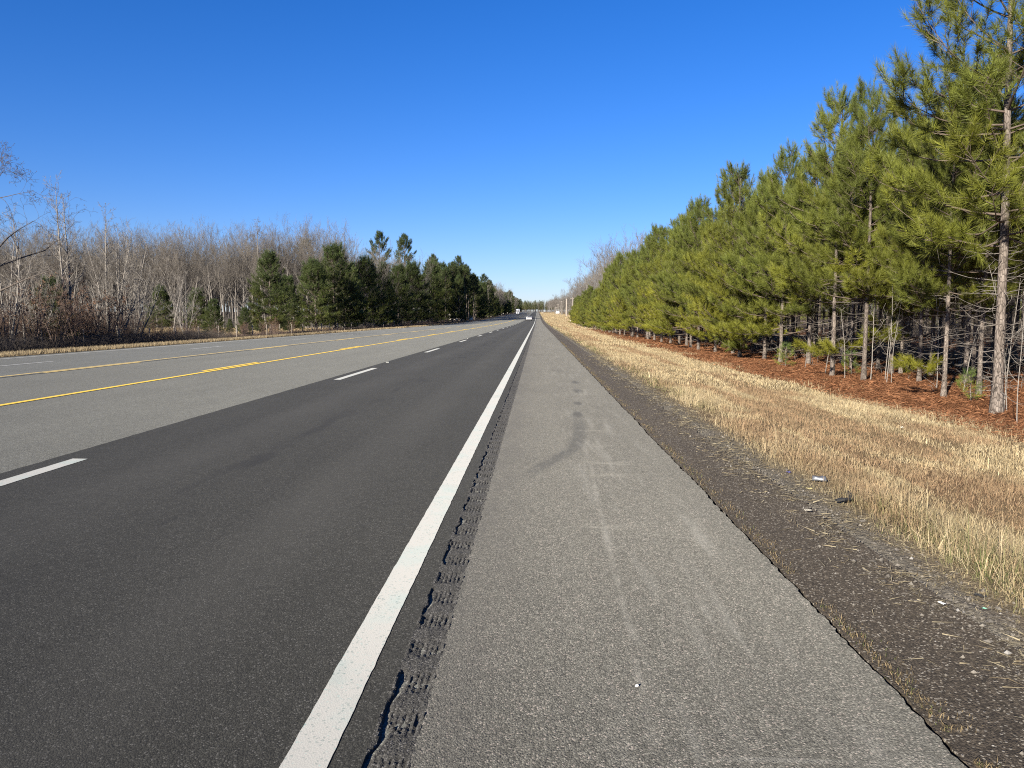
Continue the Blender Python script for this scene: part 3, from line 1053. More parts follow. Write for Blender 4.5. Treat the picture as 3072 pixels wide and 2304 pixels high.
# behind
GI = 'pines deeper inside the right-hand wood'
rows = [(11.9, 12.5, 185, 2.6, 'second'), (14.6, 13.5, 120, 2.7, 'third'), (17.2, 15, 80, 2.8, 'fourth'), (20.2, 17, 62, 3.0, 'fifth')]
for X, y0, y1, st, wd in rows:
    y = y0; i = 0
    while y < y1:
        pr = rnd.choice(INNER) if (y < 45 or X > 15) else rnd.choice(INNER + PN[:3])
        plant('pine_tree', pr, f'slim bare-trunked pine in the {wd} row, {ordw(i)} from the near end', 'pine tree',
              X + rnd.uniform(-.5, .5), y, rnd.uniform(-.5, .5), rnd.uniform(.78, .97) * (1 if y < 90 else .82), GI)
        y += st * rnd.uniform(.8, 1.25) * (1.0 if y < 70 else 1.35); i += 1

# deep wood that reads as one dark mass
LOW = pine('mass_pine', 21, 8.8, 3.0, 3.0, 1.7, .09, K=7, nl=.26, nw=.022, dens=.5, dead=.6, green=GRN)
LOW2 = pine('mass_pine', 22, 15, 4.5, 4.5, 2.9, .16, K=8, nl=.42, nw=.05, dens=.35, dead=.2, green=(.045, .07, .022), whorl=.8, shoot=.5)


def grab(me):
    n = len(me.vertices); v = np.empty(n * 3, np.float32); me.vertices.foreach_get('co', v)
    tot = np.empty(len(me.polygons), np.int32); me.polygons.foreach_get('loop_total', tot)
    st = np.empty(len(me.polygons), np.int32); me.polygons.foreach_get('loop_start', st)
    li = np.empty(len(me.loops), np.int32); me.loops.foreach_get('vertex_index', li)
    mi = np.empty(len(me.polygons), np.int32); me.polygons.foreach_get('material_index', mi)
    q = li[st[tot == 4][:, None] + np.arange(4)]; t = li[st[tot == 3][:, None] + np.arange(3)]
    c = np.ones(n * 4, np.float32)
    if 'Col' in me.attributes:
        me.attributes['Col'].data.foreach_get('color', c)
    return v.reshape(-1, 3), q, t, mi[tot == 4], mi[tot == 3], c.reshape(-1, 4)[:, :3]


def mass(name, protos, places, label):
    """one object out of many trees nobody could count."""
    mats = []; src = []
    for pr in protos:
        one = []
        for pn, me in pr:
            g = grab(me); mp = []
            for m in me.materials:
                if m not in mats:
                    mats.append(m)
                mp.append(mats.index(m))
            one.append((g, np.array(mp)))
        src.append(one)
    mb = MB()
    for x, y, rz, sc, k in places:
        ca, sa = math.cos(rz) * sc, math.sin(rz) * sc
        gz = float(G(x, y))
        for (v, q, t, qm, tm, c), mp in src[k % len(src)]:
            w_ = np.column_stack([v[:, 0] * ca - v[:, 1] * sa + x, v[:, 0] * sa + v[:, 1] * ca + y, v[:, 2] * sc + gz])
            n0 = mb.n
            if len(q):
                mb.q.append(q + n0); mb.qm.append(mp[qm]); mb.qs.append(np.zeros(len(q), bool))
            if len(t):
                mb.t.append(t + n0); mb.tm.append(mp[tm]); mb.ts.append(np.zeros(len(t), bool))
            mb.v.append(w_); mb.n += len(w_); mb.c.append(c)
    return obj(name, mb.mesh(name, mats, True), label=label, cat='woods', kind='stuff')


LOWB = pine('mass_pine', 23, 8.6, .5, .5, 1.9, .09, K=6, nl=.3, nw=.035, dens=.4, dead=0, green=GRN)
pl = []
for X in np.arange(44, 84, 4.2):
    for y in np.arange(20, 150, 4.4):
        pl.append((X + rnd.uniform(-1, 1), y + rnd.uniform(-1, 1), rnd.uniform(0, 6.28), rnd.uniform(.9, 1.1), 1))
for X in np.arange(23.4, 44, 3.2):
    for y in np.arange(14, 130 - X, 3.3):
        pl.append((X + rnd.uniform(-.7, .7), y + X * .25 + rnd.uniform(-.8, .8), rnd.uniform(0, 6.28), rnd.uniform(.9, 1.1), 0))
mass('pine_woods', [LOW, LOWB], pl, 'dense dark pine woods deep behind the right-hand rows')

# thin pale saplings at the wood's edge
SAP = [bare('thin_sapling', 31 + k, 2.6 + .5 * k, .010, fork=.3, levels=2, nch=(6, 3, 2), spread=55, mats=('pale_bark', 'pale_bark'), rmin=.0035, lenf=(.22, .4, .4), straight=.03) for k in range(3)]
saps = [(2541, 9.0, 'thin white sapling in front of the dark trunked pine'), (2620, 9.5, 'thin white sapling leaning beside the pale pine trunk'),
        (2668, 9.4, 'thin pale sapling, one of a close pair between two pine trunks'), (2682, 9.45, 'thin pale sapling, taller of a close pair between two pine trunks'),
        (2663, 9.9, 'thin pale sapling just behind a close pair of saplings'), (2820, 10.0, 'short thin sapling left of the straight grey pine'),
        (2901, 10.2, 'short pale sapling right of the straight grey pine'), (3027, 8.9, 'thin pale sapling at the foot of the thickest trunk'),
        (3035, 9.2, 'second thin sapling right of the thickest trunk'), (3068, 8.2, 'thin pale sapling at the right edge of the picture'),
        (2481, 9.2, 'thin pale sapling left of the dark trunked pine'), (2190, 9.6, 'thin sapling left of the lone stout trunk'), (2420, 9.3, 'thin sapling in the gap beside the bushy pines')]
for k, (px, X, lb) in enumerate(saps):
    plant('thin_sapling', SAP[k % 3], lb, 'sapling', X, y_at(px, X), None, rnd.uniform(.7, 1.05), 'pale saplings at the edge of the pines', tilt=(rnd.uniform(-.08, .08), rnd.uniform(-.08, .08)))
# small young pines near the ground
YOUNG = pine('young_pine', 41, 1.1, .12, .1, .5, .018, K=22, nl=.16, nw=.007, whorl=.22, dead=0, green=(.07, .11, .025), shoot=.16, nbr=(3, 5))
for px, X, sc, lb in [(2925, 9.3, .55, 'low green seedling pine beside the slim trunk'), (2360, 9.0, .7, 'low spreading seedling pine at the rust needle edge'), (2560, 9.8, .6, 'small seedling pine under the pale trunks')]:
    plant('pine_seedling', YOUNG, lb, 'seedling', X, y_at(px, X), None, sc, 'pine seedlings under the right-hand wood')

# bare trees rising behind the pines
FOREST = [bare('forest_tree', 51 + k, 15 + .8 * (k % 3), .15 + .02 * (k % 2), fork=.5, levels=4, nch=(11, 7, 6, 4), spread=36, up=.16, wig=.12, rmin=.0062, lenf=(.42, .5, .5, .5), broom=True, mats=('grey_bark', 'grey_bark')) for k in range(4)]
FARB = [bare('far_tree', 151 + k, 16, .2, fork=.4, levels=3, nch=(11, 7, 7), spread=38, up=.13, wig=.14, rmin=.014, lenf=(.42, .5, .5), broom=True) for k in range(3)]
PALE = [bare('pale_tree', 61 + k, 14, .15, fork=.35, levels=4, nch=(8, 5, 4, 3), spread=42, up=.1, wig=.15, rmin=.009, lenf=(.42, .5, .5, .5), mats=('pale_bark', 'grey_bark')) for k in range(2)]
GB = 'bare trees rising behind the right-hand pines'
for k, (px, X, ptop) in enumerate([(1905, 21, 700), (1860, 22, 790), (1835, 24, 800), (1800, 22, 805), (1772, 17.5, 790), (1745, 17, 830), (1738, 20, 850), (1720, 17, 860), (1880, 26, 770), (1815, 28, 790),
                                   (1790, 24, 815), (1755, 24, 838), (1728, 24, 855)]):
    y = y_at(px, X); Hh = z_at(px, ptop, y) - float(G(X, y))
    pr = FARB[k % 3] if k not in (0, 4) else PALE[k % 2]
    plant('bare_tree', pr, f'leafless grey tree showing above the right-hand pines, {ordw(k)} from the pine end', 'bare tree', X, y, None, max(.6, Hh / 15), GB)
for k in range(26):
    px = 1692 + 8.2 * k + rnd.uniform(-5, 5); X = rnd.uniform(17, 30); pt = np.interp(px, [1690, 1740, 1800, 1900], [885, 850, 805, 725]) + rnd.uniform(-8, 28)
    y = y_at(px, X); Hh = z_at(px, pt, y) - float(G(X, y))
    plant('bare_tree', FARB[k % 3], f'leafless grey tree in the thicket beyond the right-hand pines, {ordw(k)} from the road end', 'bare tree', X, y, None, max(.5, Hh / 15.5), GB)
k = 0
for y in np.arange(230, 1250, 26):
    for X in (23 + rnd.uniform(-2, 3), 30 + rnd.uniform(-2, 3)):
        if y > 560:
            X -= 6
        plant('bare_tree', rnd.choice(FARB), f'distant leafless grey tree along the right-hand clearing, {ordw(k)} from the pines', 'bare tree', X, y + rnd.uniform(-8, 8), None, rnd.uniform(.75, 1.05), 'far bare trees on the right')
        k += 1

# ================================================================== left side
CED = [pine('cedar', 71 + k, 10, .6, .3, 3.1 + .3 * k, .15, K=18, nl=.27, nw=.024, whorl=.45, dens=.95, dead=0, green=(.036, .055, .016), shoot=.36, nbr=(5, 7), yellow=.4, shape='bush') for k in range(3)]
TALL = [pine('tall_pine', 81 + k, 22, 12.5, 12.5, 3.6, .24, K=15, nl=.42, nw=.05, whorl=.9, dens=.6, dead=.12, green=(.032, .050, .017), shape='round', shoot=.5, nbr=(5, 7), yellow=.3, dead_top=10) for k in range(3)]
GC = 'dense evergreens along the left fence line'
ceds = [(812, -35, 769, 1.15, 'pointed evergreen with a double trunk, first of the dark evergreens on the left'),
        (866, -35.5, 838, 1.2, 'short dark evergreen tucked right of the first pointed one'),
        (948, -35.5, 795, 1.3, 'lighter green evergreen left of the tallest dark one'),
        (1003, -35, 748, 1.35, 'broad dark evergreen with a blunt top, bulkiest of the left row'),
        (1050, -34.5, 800, 1.25, 'dark evergreen right of the bulkiest one, shaded on its right'),
        (1094, -35, 787, 1.2, 'evergreen below the twin tall pines on the left'),
        (1150, -34.5, 800, 1.1, 'narrow evergreen right of the twin tall pines'),
        (1196, -34, 806, 1.2, 'rounded evergreen with low yellow-green boughs by the road'),
        (1236, -34, 800, 1.25, 'evergreen with light low boughs reaching to the far lane'),
        (1294, -33, 795, 1.15, 'large near-black evergreen where the left row meets bare trees'),
        (1322, -33, 800, 1.1, 'dark evergreen right behind the large near-black one')]
for k, (px, X, pt, wd, lb) in enumerate(ceds):
    y = y_at(px, X); g = float(G(X, y)); s = (z_at(px, pt, y) - g) / 10.1
    plant('evergreen_tree', CED[k % 3], lb, 'evergreen', X, y, None, (s * wd, s * wd, s), GC)
for px, X, pt, lb in [(644, -33.5, 905, 'small yellow-green young pine standing in the brush by the fence'), (735, -33.5, 928, 'smaller young pine between pale trunks left of the evergreens'),
                      (148, -34, 848, 'dark young pine among bare saplings at far left'), (486, -60, 868, 'dark evergreen half hidden in front of the grey forest'), (590, -52, 875, 'dull green evergreen at the forest edge behind the field'), (690, -40, 960, 'low green young pine beside the fence')]:
    y = y_at(px, X); g = float(G(X, y)); s = (z_at(px, pt, y) - g) / 10.1
    plant('young_evergreen', CED[rnd.randrange(3)], lb, 'evergreen', X, y, None, (s * 1.25, s * 1.25, s), 'small evergreens on the left')
for k, (px, X, pt, lb) in enumerate([(1142, -46, 705, 'left one of the twin tall pines with a round crown above the evergreens'), (1215, -44, 712, 'right one of the twin tall pines with a ragged crown'),
                                     (920, -62, 722, 'dark round pine crown poking above the grey forest'), (1377, -29, 775, 'tall pine with a layered pointed crown beside the left lanes'), (1300, -40, 770, 'tall pine behind the near-black evergreen'),
                                     (1345, -34, 815, 'tall pine mixed with bare twigs left of the layered pine'), (1430, -30, 835, 'roadside pine right of the layered tall pine')]):
    y = y_at(px, X); g = float(G(X, y)); s = (z_at(px, pt, y) - g) / 22.2
    plant('tall_pine', TALL[k % 3], lb, 'pine tree', X, y, None, (max(s, .8), max(s, .8), s), 'tall pines on the left')

# the grey forest behind the field
kf = 0
d_rows = [(140, 2.7, 'front'), (144, 2.8, 'second'), (148.5, 3.0, 'third'), (154, 3.6, 'fourth')]
for d0, st, wd in d_rows:
    x = -118.0; k = 0
    while x < -36:
        y = d0 + rnd.uniform(-1.5, 1.5)
        pr = PALE[rnd.randrange(2)] if rnd.random() < .1 else rnd.choice(FOREST)
        plant('forest_tree', pr, f'leafless grey tree in the {wd} forest rank, {ordw(k)} from the left', 'bare tree', x, y, None, rnd.uniform(.92, 1.06), 'leafless trees of the forest behind the field')
        x += st * rnd.uniform(.7, 1.3); k += 1
FLOW = [bare('mass_tree', 91 + k, 15.5, .15, fork=.45, levels=3, nch=(11, 7, 6), spread=34, up=.17, rmin=.011, lenf=(.42, .5, .5), broom=True) for k in range(2)]
pl = []
for d0 in np.arange(159, 300, 6.0):
    for x in np.arange(-d0 * .86, -36, 3.9):
        pl.append((x + rnd.uniform(-1.5, 1.5), d0 + rnd.uniform(-2.5, 2.5), rnd.uniform(0, 6.28), rnd.uniform(.85, 1.12), rnd.randrange(2)))
mass('bare_woods', FLOW, pl, 'grey leafless woods behind the front forest ranks')

# roadside belt on the left further along
k = 0
y = 262.0
while y < 1250:
    for X in (-27 + rnd.uniform(-1, 1), -31 + rnd.uniform(-1.5, 1.5), -36 + rnd.uniform(-2, 2)):
        if X < -33.5 and y > 700:
            continue
        u = rnd.random(); lim = 1.0 if y < 800 else .9
        gap = 268 < y < 332 and X > -34
        if 500 < y < 552:
            u = .9
        if u < .4 and not gap:
            s = rnd.uniform(1.15, 1.85) * lim
            plant('roadside_tree', CED[rnd.randrange(3)], f'distant bushy evergreen in the left roadside belt, {ordw(k)} beyond the layered tall pine', 'evergreen', X, y + rnd.uniform(-5, 5), None, (s * .85, s * .85, s), 'distant roadside belt on the left')
        elif u < .68 or gap:
            plant('roadside_tree', TALL[rnd.randrange(3)], f'distant dark pine in the left roadside belt, {ordw(k)} beyond the layered tall pine', 'pine tree', X, y + rnd.uniform(-5, 5), None, rnd.uniform(.75, 1.0) * lim, 'distant roadside belt on the left')
        else:
            plant('roadside_tree', rnd.choice(FARB), f'distant leafless tree in the left roadside belt, {ordw(k)} beyond the layered tall pine', 'bare tree', X, y + rnd.uniform(-5, 5), None, rnd.uniform(.95, 1.25) * lim, 'distant roadside belt on the left')
        k += 1
    y += 9.5 if y < 700 else 13
pl = [(-38 - rnd.uniform(0, 40), rnd.uniform(262, 1240), rnd.uniform(0, 6.28), rnd.uniform(.9, 1.3), 0) for _ in range(230)]
pl += [(rnd.uniform(26, 80), rnd.uniform(200, 1240), rnd.uniform(0, 6.28), rnd.uniform(.8, 1.1), 1) for _ in range(230)]
mass('roadside_woods', [LOW2, FLOW[0]], pl, 'mixed woods filling the land behind the far roadside trees')
pl = [(rnd.uniform(-75, 60), rnd.uniform(1306, 1400), rnd.uniform(0, 6.28), rnd.uniform(.85, 1.3), 0 if rnd.random() < .8 else 1) for _ in range(430)]
mass('hill_woods', [LOW2, FLOW[1]], pl, 'dark low woods closing the road on the far rise')

# bare trees and brush along the left fence
OAK = bare('oak', 101, 9.5, .15, fork=.25, levels=5, nch=(9, 5, 4, 3, 3), spread=62, up=.03, wig=.24, rmin=.005, lenf=(.62, .52, .5, .5, .5), mats=('dark_bark', 'dark_bark'))
POP = [bare('poplar', 111 + k, 11, .085, fork=.22, levels=3, nch=(26, 5, 4), spread=42, up=.07, wig=.14, rmin=.006, lenf=(.2, .45, .5), mats=('pale_bark', 'pale_bark'), straight=.02, taper=.75) for k in range(2)]
MULTI = [bare('multi', 121 + k, 8.5, .07, fork=.18, levels=3, nch=(10, 5, 4), spread=40, up=.05, wig=.16, stems=7, stem_spread=24, rmin=.006, lenf=(.3, .5, .5), mats=('pale_bark', 'pale_bark')) for k in range(2)]
SCRUB = [bare('scrub', 131 + k, 4.2, .035, fork=.15, levels=3, nch=(8, 5, 4), spread=42, up=.04, wig=.2, stems=6, stem_spread=26, rmin=.005, lenf=(.35, .5, .5), mats=('red_twig', 'red_twig'), leaves=1 if k else 0, leafcol=(.15, .085, .05), leafsize=.045) for k in range(3)]
SNAG = bare('snag', 141, 19, .2, fork=.55, levels=4, nch=(11, 5, 4, 3), spread=62, up=.04, wig=.2, rmin=.012, lenf=(.2, .5, .5, .5), mats=('grey_bark', 'grey_bark'))
GL = 'bare trees along the left fence line'


def leftree(px, X, ptop, proto, h0, label, wide=1.0, name='bare_tree', rz=None):
    y = y_at(px, X); g = float(G(X, y)); s = (z_at(px, ptop, y) - g) / h0
    return plant(name, proto, label, 'bare tree', X, y, rz, (s * wide, s * wide, s), GL)


leftree(-45, -33, 455, OAK, 9.3, 'dark oak with long crooked limbs reaching in from the left edge', 1.0, rz=.4)
leftree(195, -33.5, 548, POP[0], 11, 'tallest slender pale tree standing clear of the forest at left')
leftree(216, -33.2, 592, POP[1], 11, 'slender pale tree just right of the tallest one', 1.0)
leftree(322, -33.5, 622, POP[1], 11, 'slender pale tree rising from the white-stemmed clump', 1.0)
leftree(352, -33, 690, MULTI[0], 8.3, 'many-stemmed whitish tree spreading like a fan', 1.0)
leftree(400, -33.5, 720, MULTI[1], 8.3, 'many-stemmed bare tree right of the whitish fan', .9)
leftree(290, -34, 780, MULTI[1], 8.3, 'low many-stemmed bare tree left of the whitish fan', .9)
leftree(558, -33, 815, MULTI[0], 8.3, 'small twisted bare tree with dark stems by the grass strip', .9)
leftree(70, -33, 640, POP[0], 11, 'thin grey sapling tree under the oak limbs', 1.0)
leftree(25, -32.5, 700, MULTI[1], 8.3, 'brownish many-stemmed tree at the far left edge', 1.0)
leftree(115, -33.5, 770, MULTI[0], 8.3, 'bare many-stemmed tree between the oak limbs and the tallest slender tree', .9)
leftree(798, -48, 662, SNAG, 19.2, 'gaunt tree with short crooked limbs rising above the forest skyline')
leftree(1052, -52, 688, SNAG, 19.2, 'forked bare tree on the skyline left of the twin tall pines', .9)
leftree(651, -45, 790, PALE[0], 14, 'pale-trunked bare tree behind the small yellow-green pine', 1.0)
leftree(733, -38, 828, POP[1], 11, 'small whitish tree with level twigs left of the evergreens', 1.3)
leftree(872, -42, 795, POP[0], 11, 'pale broken tree between two dark evergreens', 1.1)
leftree(1165, -40, 800, PALE[1], 14, 'pale twiggy tree among the right half of the evergreens', 1.0)
leftree(520, -45, 800, PALE[1], 14, 'pale crooked tree at the forest edge', 1.0)
GS = 'leafless shrubs along the left fence'
k = 0
for y in np.arange(34, 100, 1.9):
    X = -32.3 + rnd.uniform(-1.2, 1.2)
    near = y < 58
    s = rnd.uniform(.75, 1.2) if near else rnd.uniform(.25, .5)
    lk = rnd.randrange(3)
    plant('bare_shrub', SCRUB[lk], f'reddish-brown leafless shrub along the left fence, {ordw(k)} from the left edge', 'shrub', X, y, None, s, GS)
    k += 1


# low tangled undergrowth
def tangle(name, x0, x1, y0, y1, n, h, mats, label, seed, hcol=(1, 1, 1), dens=None):
    rng = np.random.default_rng(seed)
    x = rng.uniform(x0, x1, n); y = rng.uniform(y0, y1, n)
    if dens is not None:
        kq = dens(x, y) > rng.uniform(0, 1, n); x = x[kq]; y = y[kq]; n = len(x)
    hh = h * rng.uniform(.3, 1.1, n) * (.5 + fbm(x * .5, y * .5, seed))
    P0 = np.column_stack([x, y, G(x, y) - .08])
    d1 = rng.normal(0, .35, (n, 3)); d1[:, 2] = 1
    d2 = d1 + rng.normal(0, .6, (n, 3)); d2[:, 2] = rng.uniform(.1, 1, n)
    P1 = P0 + d1 * (hh * .5)[:, None]; P2 = P1 + d2 * (hh * .5)[:, None]
    mb = MB()
    r = rng.uniform(.004, .009, n)
    tubes(mb, P0, P1, r, r * .7, 3, 0); tubes(mb, P1, P2, r * .7, r * .3, 3, 0)
    for _ in range(2):
        d3 = rng.normal(0, .7, (n, 3)); d3[:, 2] = np.abs(d3[:, 2])
        tubes(mb, P1, P1 + d3 * (hh * .3)[:, None], r * .5, r * .25, 3, 0)
    return obj(name, mb.mesh(name, mats), label=label, cat='undergrowth', kind='stuff')


tangle('undergrowth', -34, -29.8, 30, 75, 9000, 1.25, [M['dark_bark']], 'dark tangled undergrowth at the foot of the left trees', 5)
tangle('undergrowth', -35, -31, 60, 300, 6000, .7, [M['red_twig']], 'brown brush along the left fence under the evergreens', 6)
tangle('undergrowth', -130, -34, 140, 172, 16000, 3.6, [M['grey_bark']], 'grey brush filling the foot of the forest', 7)
tangle('undergrowth', 9.5, 34, 13, 70, 5500, .9, [M['dead_wood']], 'dead twiggy undergrowth between the pine trunks', 8, dens=lambda x, y: np.clip((x - 9.5) / 4, .15, 1))


tangle('undergrowth', -42, -33, 36, 66, 16000, 3.0, [M['red_twig']], 'tall brown brush thickening the left fence line', 12)
# wire fence on the left
def fence():
    f = thing('wire_fence', 'low wire fence on dark thin posts running along the left brush', 'fence', (-31.2, 34, float(G(-31.2, 34))))
    ys = np.arange(34, 160, 4.5)
    for y in ys:
        mb = MB(); g = float(G(-31.2, y) - G(-31.2, 34))
        loft(mb, [(0, y - 34, g - .2), (.01, y - 34, g + .6), (0, y - 34, g + 1.25)], [.05, .047, .045], 7, m=0)
        obj('post', mb.mesh('fence_post', [M['dark_post']]), f)
    for z in (.35, .75, 1.12):
        mb = MB()
        p = np.array([(-.055, y - 34, float(G(-31.2, y) - G(-31.2, 34)) + z) for y in ys])
        tubes(mb, p[:-1], p[1:], np.full(len(p) - 1, .006), np.full(len(p) - 1, .006), 4)
        obj('wire', mb.mesh('fence_wire', [M['dark_post']]), f)


fence()
for px, X, h, lb in [(125, -36, 1.5, 'pale wooden post by the dark young pine at far left'), (242, -40, 1.1, 'thin pale post in the field behind the slender trees'), (709, -37, 1.0, 'pale wooden post in the field left of the evergreens'),
                     (1233, -33, 1.6, 'pale post under the low boughs of the last evergreens'), (1182, -33, 1.3, 'short pale post left of the one under the low boughs')]:
    y = y_at(px, X)
    t = thing('wooden_post', lb, 'post', (X, y, float(G(X, y))), rnd.uniform(0, 1), 1, 'pale wooden posts along the left field')
    mb = MB(); loft(mb, [(0, 0, -.2), (.01, .0, h * .5), (.0, .01, h - .03), (0, .01, h)], [.11, .105, .10, .07], 9, jit=.04, rng=np.random.default_rng(int(px)))
    obj('shaft', mb.mesh('wooden_post_shaft', [M['wood_post']]), t)
# ================================================================== dry grass
def blades(name, x, y, h, wd, col, rng, label, lean=.5, kind='stuff', zoff=0.0):
    n = len(x)
    z = ground_z(x, y) + zoff
    az = rng.uniform(0, 6.283, n); ln = np.abs(rng.normal(0, lean, n))
    dx = np.cos(az) * ln; dy = np.sin(az) * ln
    fa = rng.uniform(0, 6.283, n)
    sx = np.cos(fa) * wd * .5; sy = np.sin(fa) * wd * .5
    b = np.column_stack([x, y, z - .01])
    s = np.column_stack([sx, sy, 0 * sx])
    m = b + np.column_stack([dx * h * .35, dy * h * .35, h * .6])
    t = b + np.column_stack([dx * h, dy * h, h * np.clip(1.05 - .35 * ln, .25, 1.1)])
    v = np.stack([b - s, b + s, m - s * .7, m + s * .7, t], 1).reshape(-1, 3)
    i = np.arange(n) * 5
    q = np.stack([i, i + 1, i + 3, i + 2], 1); tr = np.stack([i + 2, i + 3, i + 4], 1)
    c = np.repeat(col, 5, 0)
    me = make_mesh(name, v, [q, tr], [M['blades']], col=c)
    return obj(name, me, label=label, cat='grass', kind=kind)


def grass_color(x, y, rng, ed, tall):
    n = len(x)
    a = fbm(x * .7, y * .35, 71, 4); b = fbm(x * 2.3, y * 1.6, 72, 3); g = fbm(x * .9, y * .5, 73, 3)
    straw = np.array([.31, .235, .125]); pale = np.array([.41, .345, .215]); brown = np.array([.19, .125, .07]); grn = np.array([.10, .115, .04]); red = np.array([.225, .125, .07])
    k = rng.uniform(0, 1, (n, 1))
    c = straw * (1 - k) + pale * k
    mid = np.exp(-((x - 3.7 + (b - .5) * 2.4) / .75) ** 2)
    st = fbm(x * 2.6, y * .05, 75, 3)
    f = np.clip((a - .5) * 3.2 + (st - .5) * 3.0 + mid * .55 + (b - .55) * 1.2, 0, .7)[:, None]
    f = np.clip(f + rng.normal(0, .16, (n, 1)), 0, .85)
    c = c * (1 - f) + (brown * (1 - k) + red * k) * f
    # short weedy fringe by the gravel: duller, with green shoots
    fr = np.clip(1.25 - ed / .75, 0, 1)[:, None] * .75 * (1 - .9 * tall[:, None])
    c = c * (1 - fr) + (np.array([.13, .105, .06]) * (1 - k) + np.array([.29, .245, .155]) * k) * fr
    cl = fbm(x * 7, y * 5, 76, 2)
    c = c * (.62 + .76 * cl)[:, None]
    ge = np.clip(1.15 - np.abs(ed - .35) / .4, 0, 1) * np.clip((g - .46) * 7, 0, 1)
    ge = (ge * (rng.uniform(0, 1, n) < .38) + .3 * (rng.uniform(0, 1, n) < .02))[:, None]
    c = c * (1 - ge) + grn * ge
    return c * rng.uniform(.7, 1.2, (n, 1))


def verge():
    rng = np.random.default_rng(3)
    for (y0, y1, x0, x1, den, hh, ww, nm) in [
        (2.6, 8.0, 1.95, 6.5, 4600, .10, .0038, 'nearest dry straw-coloured grass on the right verge'),
        (8.0, 18, 1.95, 8.0, 2200, .105, .006, 'dry straw-coloured grass on the verge before the pines'),
        (18, 45, 1.95, 8.6, 620, .125, .012, 'dry grass on the verge beside the bushy pines'),
        (45, 120, 1.95, 8.8, 130, .16, .03, 'dry grass of the verge in the middle distance'),
        (120, 330, 1.95, 22, 16, .2, .09, 'dry grass of the distant verge and clearing'),
        (330, 900, 1.95, 22, 4.5, .28, .22, 'dry grass of the farthest verge below the poles')]:
        n = int((y1 - y0) * (x1 - x0) * den)
        x = rng.uniform(x0, x1, n); y = rng.uniform(y0, y1, n)
        # keep only what the wide lens could see with a margin
        keep = (x / np.maximum(y, .1) < .95) | (y > 30)
        edge = 2.25 + (fbm(y * .9, y * 0 + 1.5, 6, 4) - .5) * .5 + .25 * (fbm(x * 6, y * 6, 15) - .5)
        p = np.clip((x - edge + .12) / 1.0, 0, 1) ** .8
        straw_edge = 7.0 + (fbm(y * .35, x * .1, 81, 3) - .5) * 2.0
        p = p * np.where(y < 120, np.clip((straw_edge + .5 - x) / .9, .015, 1), 1)
        thin = .15 + 1.5 * np.clip(fbm(x * 2.2, y * 1.8, 82, 3) - .12, 0, 1)
        keep &= rng.uniform(0, 1, n) < p * thin
        x = x[keep]; y = y[keep]; edge = edge[keep]; n = len(x)
        tall = np.clip(1.4 - np.abs(x - 2.75) / .32, .0, 1) * np.clip((fbm(y * .8, y * 0 + 4, 83) - .42) * 5, 0, 1)
        h = hh * rng.uniform(.45, 1.25, n) * np.where(rng.uniform(0, 1, n) < .07, 1.9, 1) * (.65 + .6 * fbm(x * .8, y * .5, 84)) * (1 + .7 * tall)
        h *= np.clip(.3 + (x - edge) / 1.1, .3, 1) + 1.0 * tall * np.clip((x - edge) / .25, 0, 1)
        h *= .66
        blades('verge_grass', x, y, h, ww * rng.uniform(.6, 1.3, n), grass_color(x, y, rng, x - edge, tall), rng, nm, lean=.95)
    # flattened straw lying on the gravel edge
    n = 16000
    y = 2.4 + 28 * rng.uniform(0, 1, n) ** 1.8
    x = 2.22 + rng.normal(0, .2, n) + (fbm(y * .9, y * 0 + 1.5, 6, 4) - .5) * .5
    keep = fbm(x * 5, y * 3, 95, 2) > .42; x = x[keep]; y = y[keep]; n = len(x)
    z = np.where(x < AP_R - .1, G(x, y) - .010, ground_z(x, y)) + rng.uniform(.003, .012, n)
    az = rng.uniform(0, 6.283, n); L = rng.uniform(.03, .10, n)
    d = np.column_stack([np.cos(az), np.sin(az), rng.normal(0, .12, n)]); s = np.column_stack([-np.sin(az), np.cos(az), rng.normal(0, .4, n)]) * (.0016 * (1 + y / 9))[:, None]
    p = np.column_stack([x, y, z])
    v = np.stack([p - s, p + s, p + d * L[:, None]], 1).reshape(-1, 3)
    k = rng.uniform(0, 1, (n, 1)); c = np.repeat((np.array([.17, .13, .075]) * (1 - k) + np.array([.36, .31, .2]) * k) * rng.uniform(.6, 1.15, (n, 1)), 3, 0)
    obj('straw_litter', make_mesh('straw_litter', v, [np.arange(n * 3).reshape(-1, 3)], [M['blades']], col=c), label='loose flattened straw scattered over the gravel edge', cat='straw', kind='stuff')
    # small dry tufts in the seam between shoulder and apron
    n = 6500
    y = 2.2 + 45 * rng.uniform(0, 1, n) ** 2
    keep = fbm(y * 2.4, y * 0 + 3, 90, 3) > .42
    y = y[keep]; n = len(y)
    x = SH_R + .045 + np.abs(rng.normal(0, .05, n)) * (.6 + fbm(y * 3, y * 0, 91))
    z = G(x, y)
    col = np.array([.165, .125, .07]) * rng.uniform(.5, 1.4, (n, 1)); g = rng.uniform(0, 1, n) < .15
    col[g] = np.array([.085, .095, .035]) * rng.uniform(.6, 1.2, (g.sum(), 1))
    b = blades('seam_grass', x, y, .026 * rng.uniform(.3, 1.4, n), .003 * (1 + y / 14), col, rng, 'low dry tufts growing in the dark seam beside the shoulder', lean=.9, zoff=.0)
    v = np.empty(len(b.data.vertices) * 3, np.float32); b.data.vertices.foreach_get('co', v); v = v.reshape(-1, 5, 3)
    v[:, :, 2] += (z - .02 - (ground_z(x, y) - .01))[:, None]
    b.data.vertices.foreach_set('co', v.ravel())
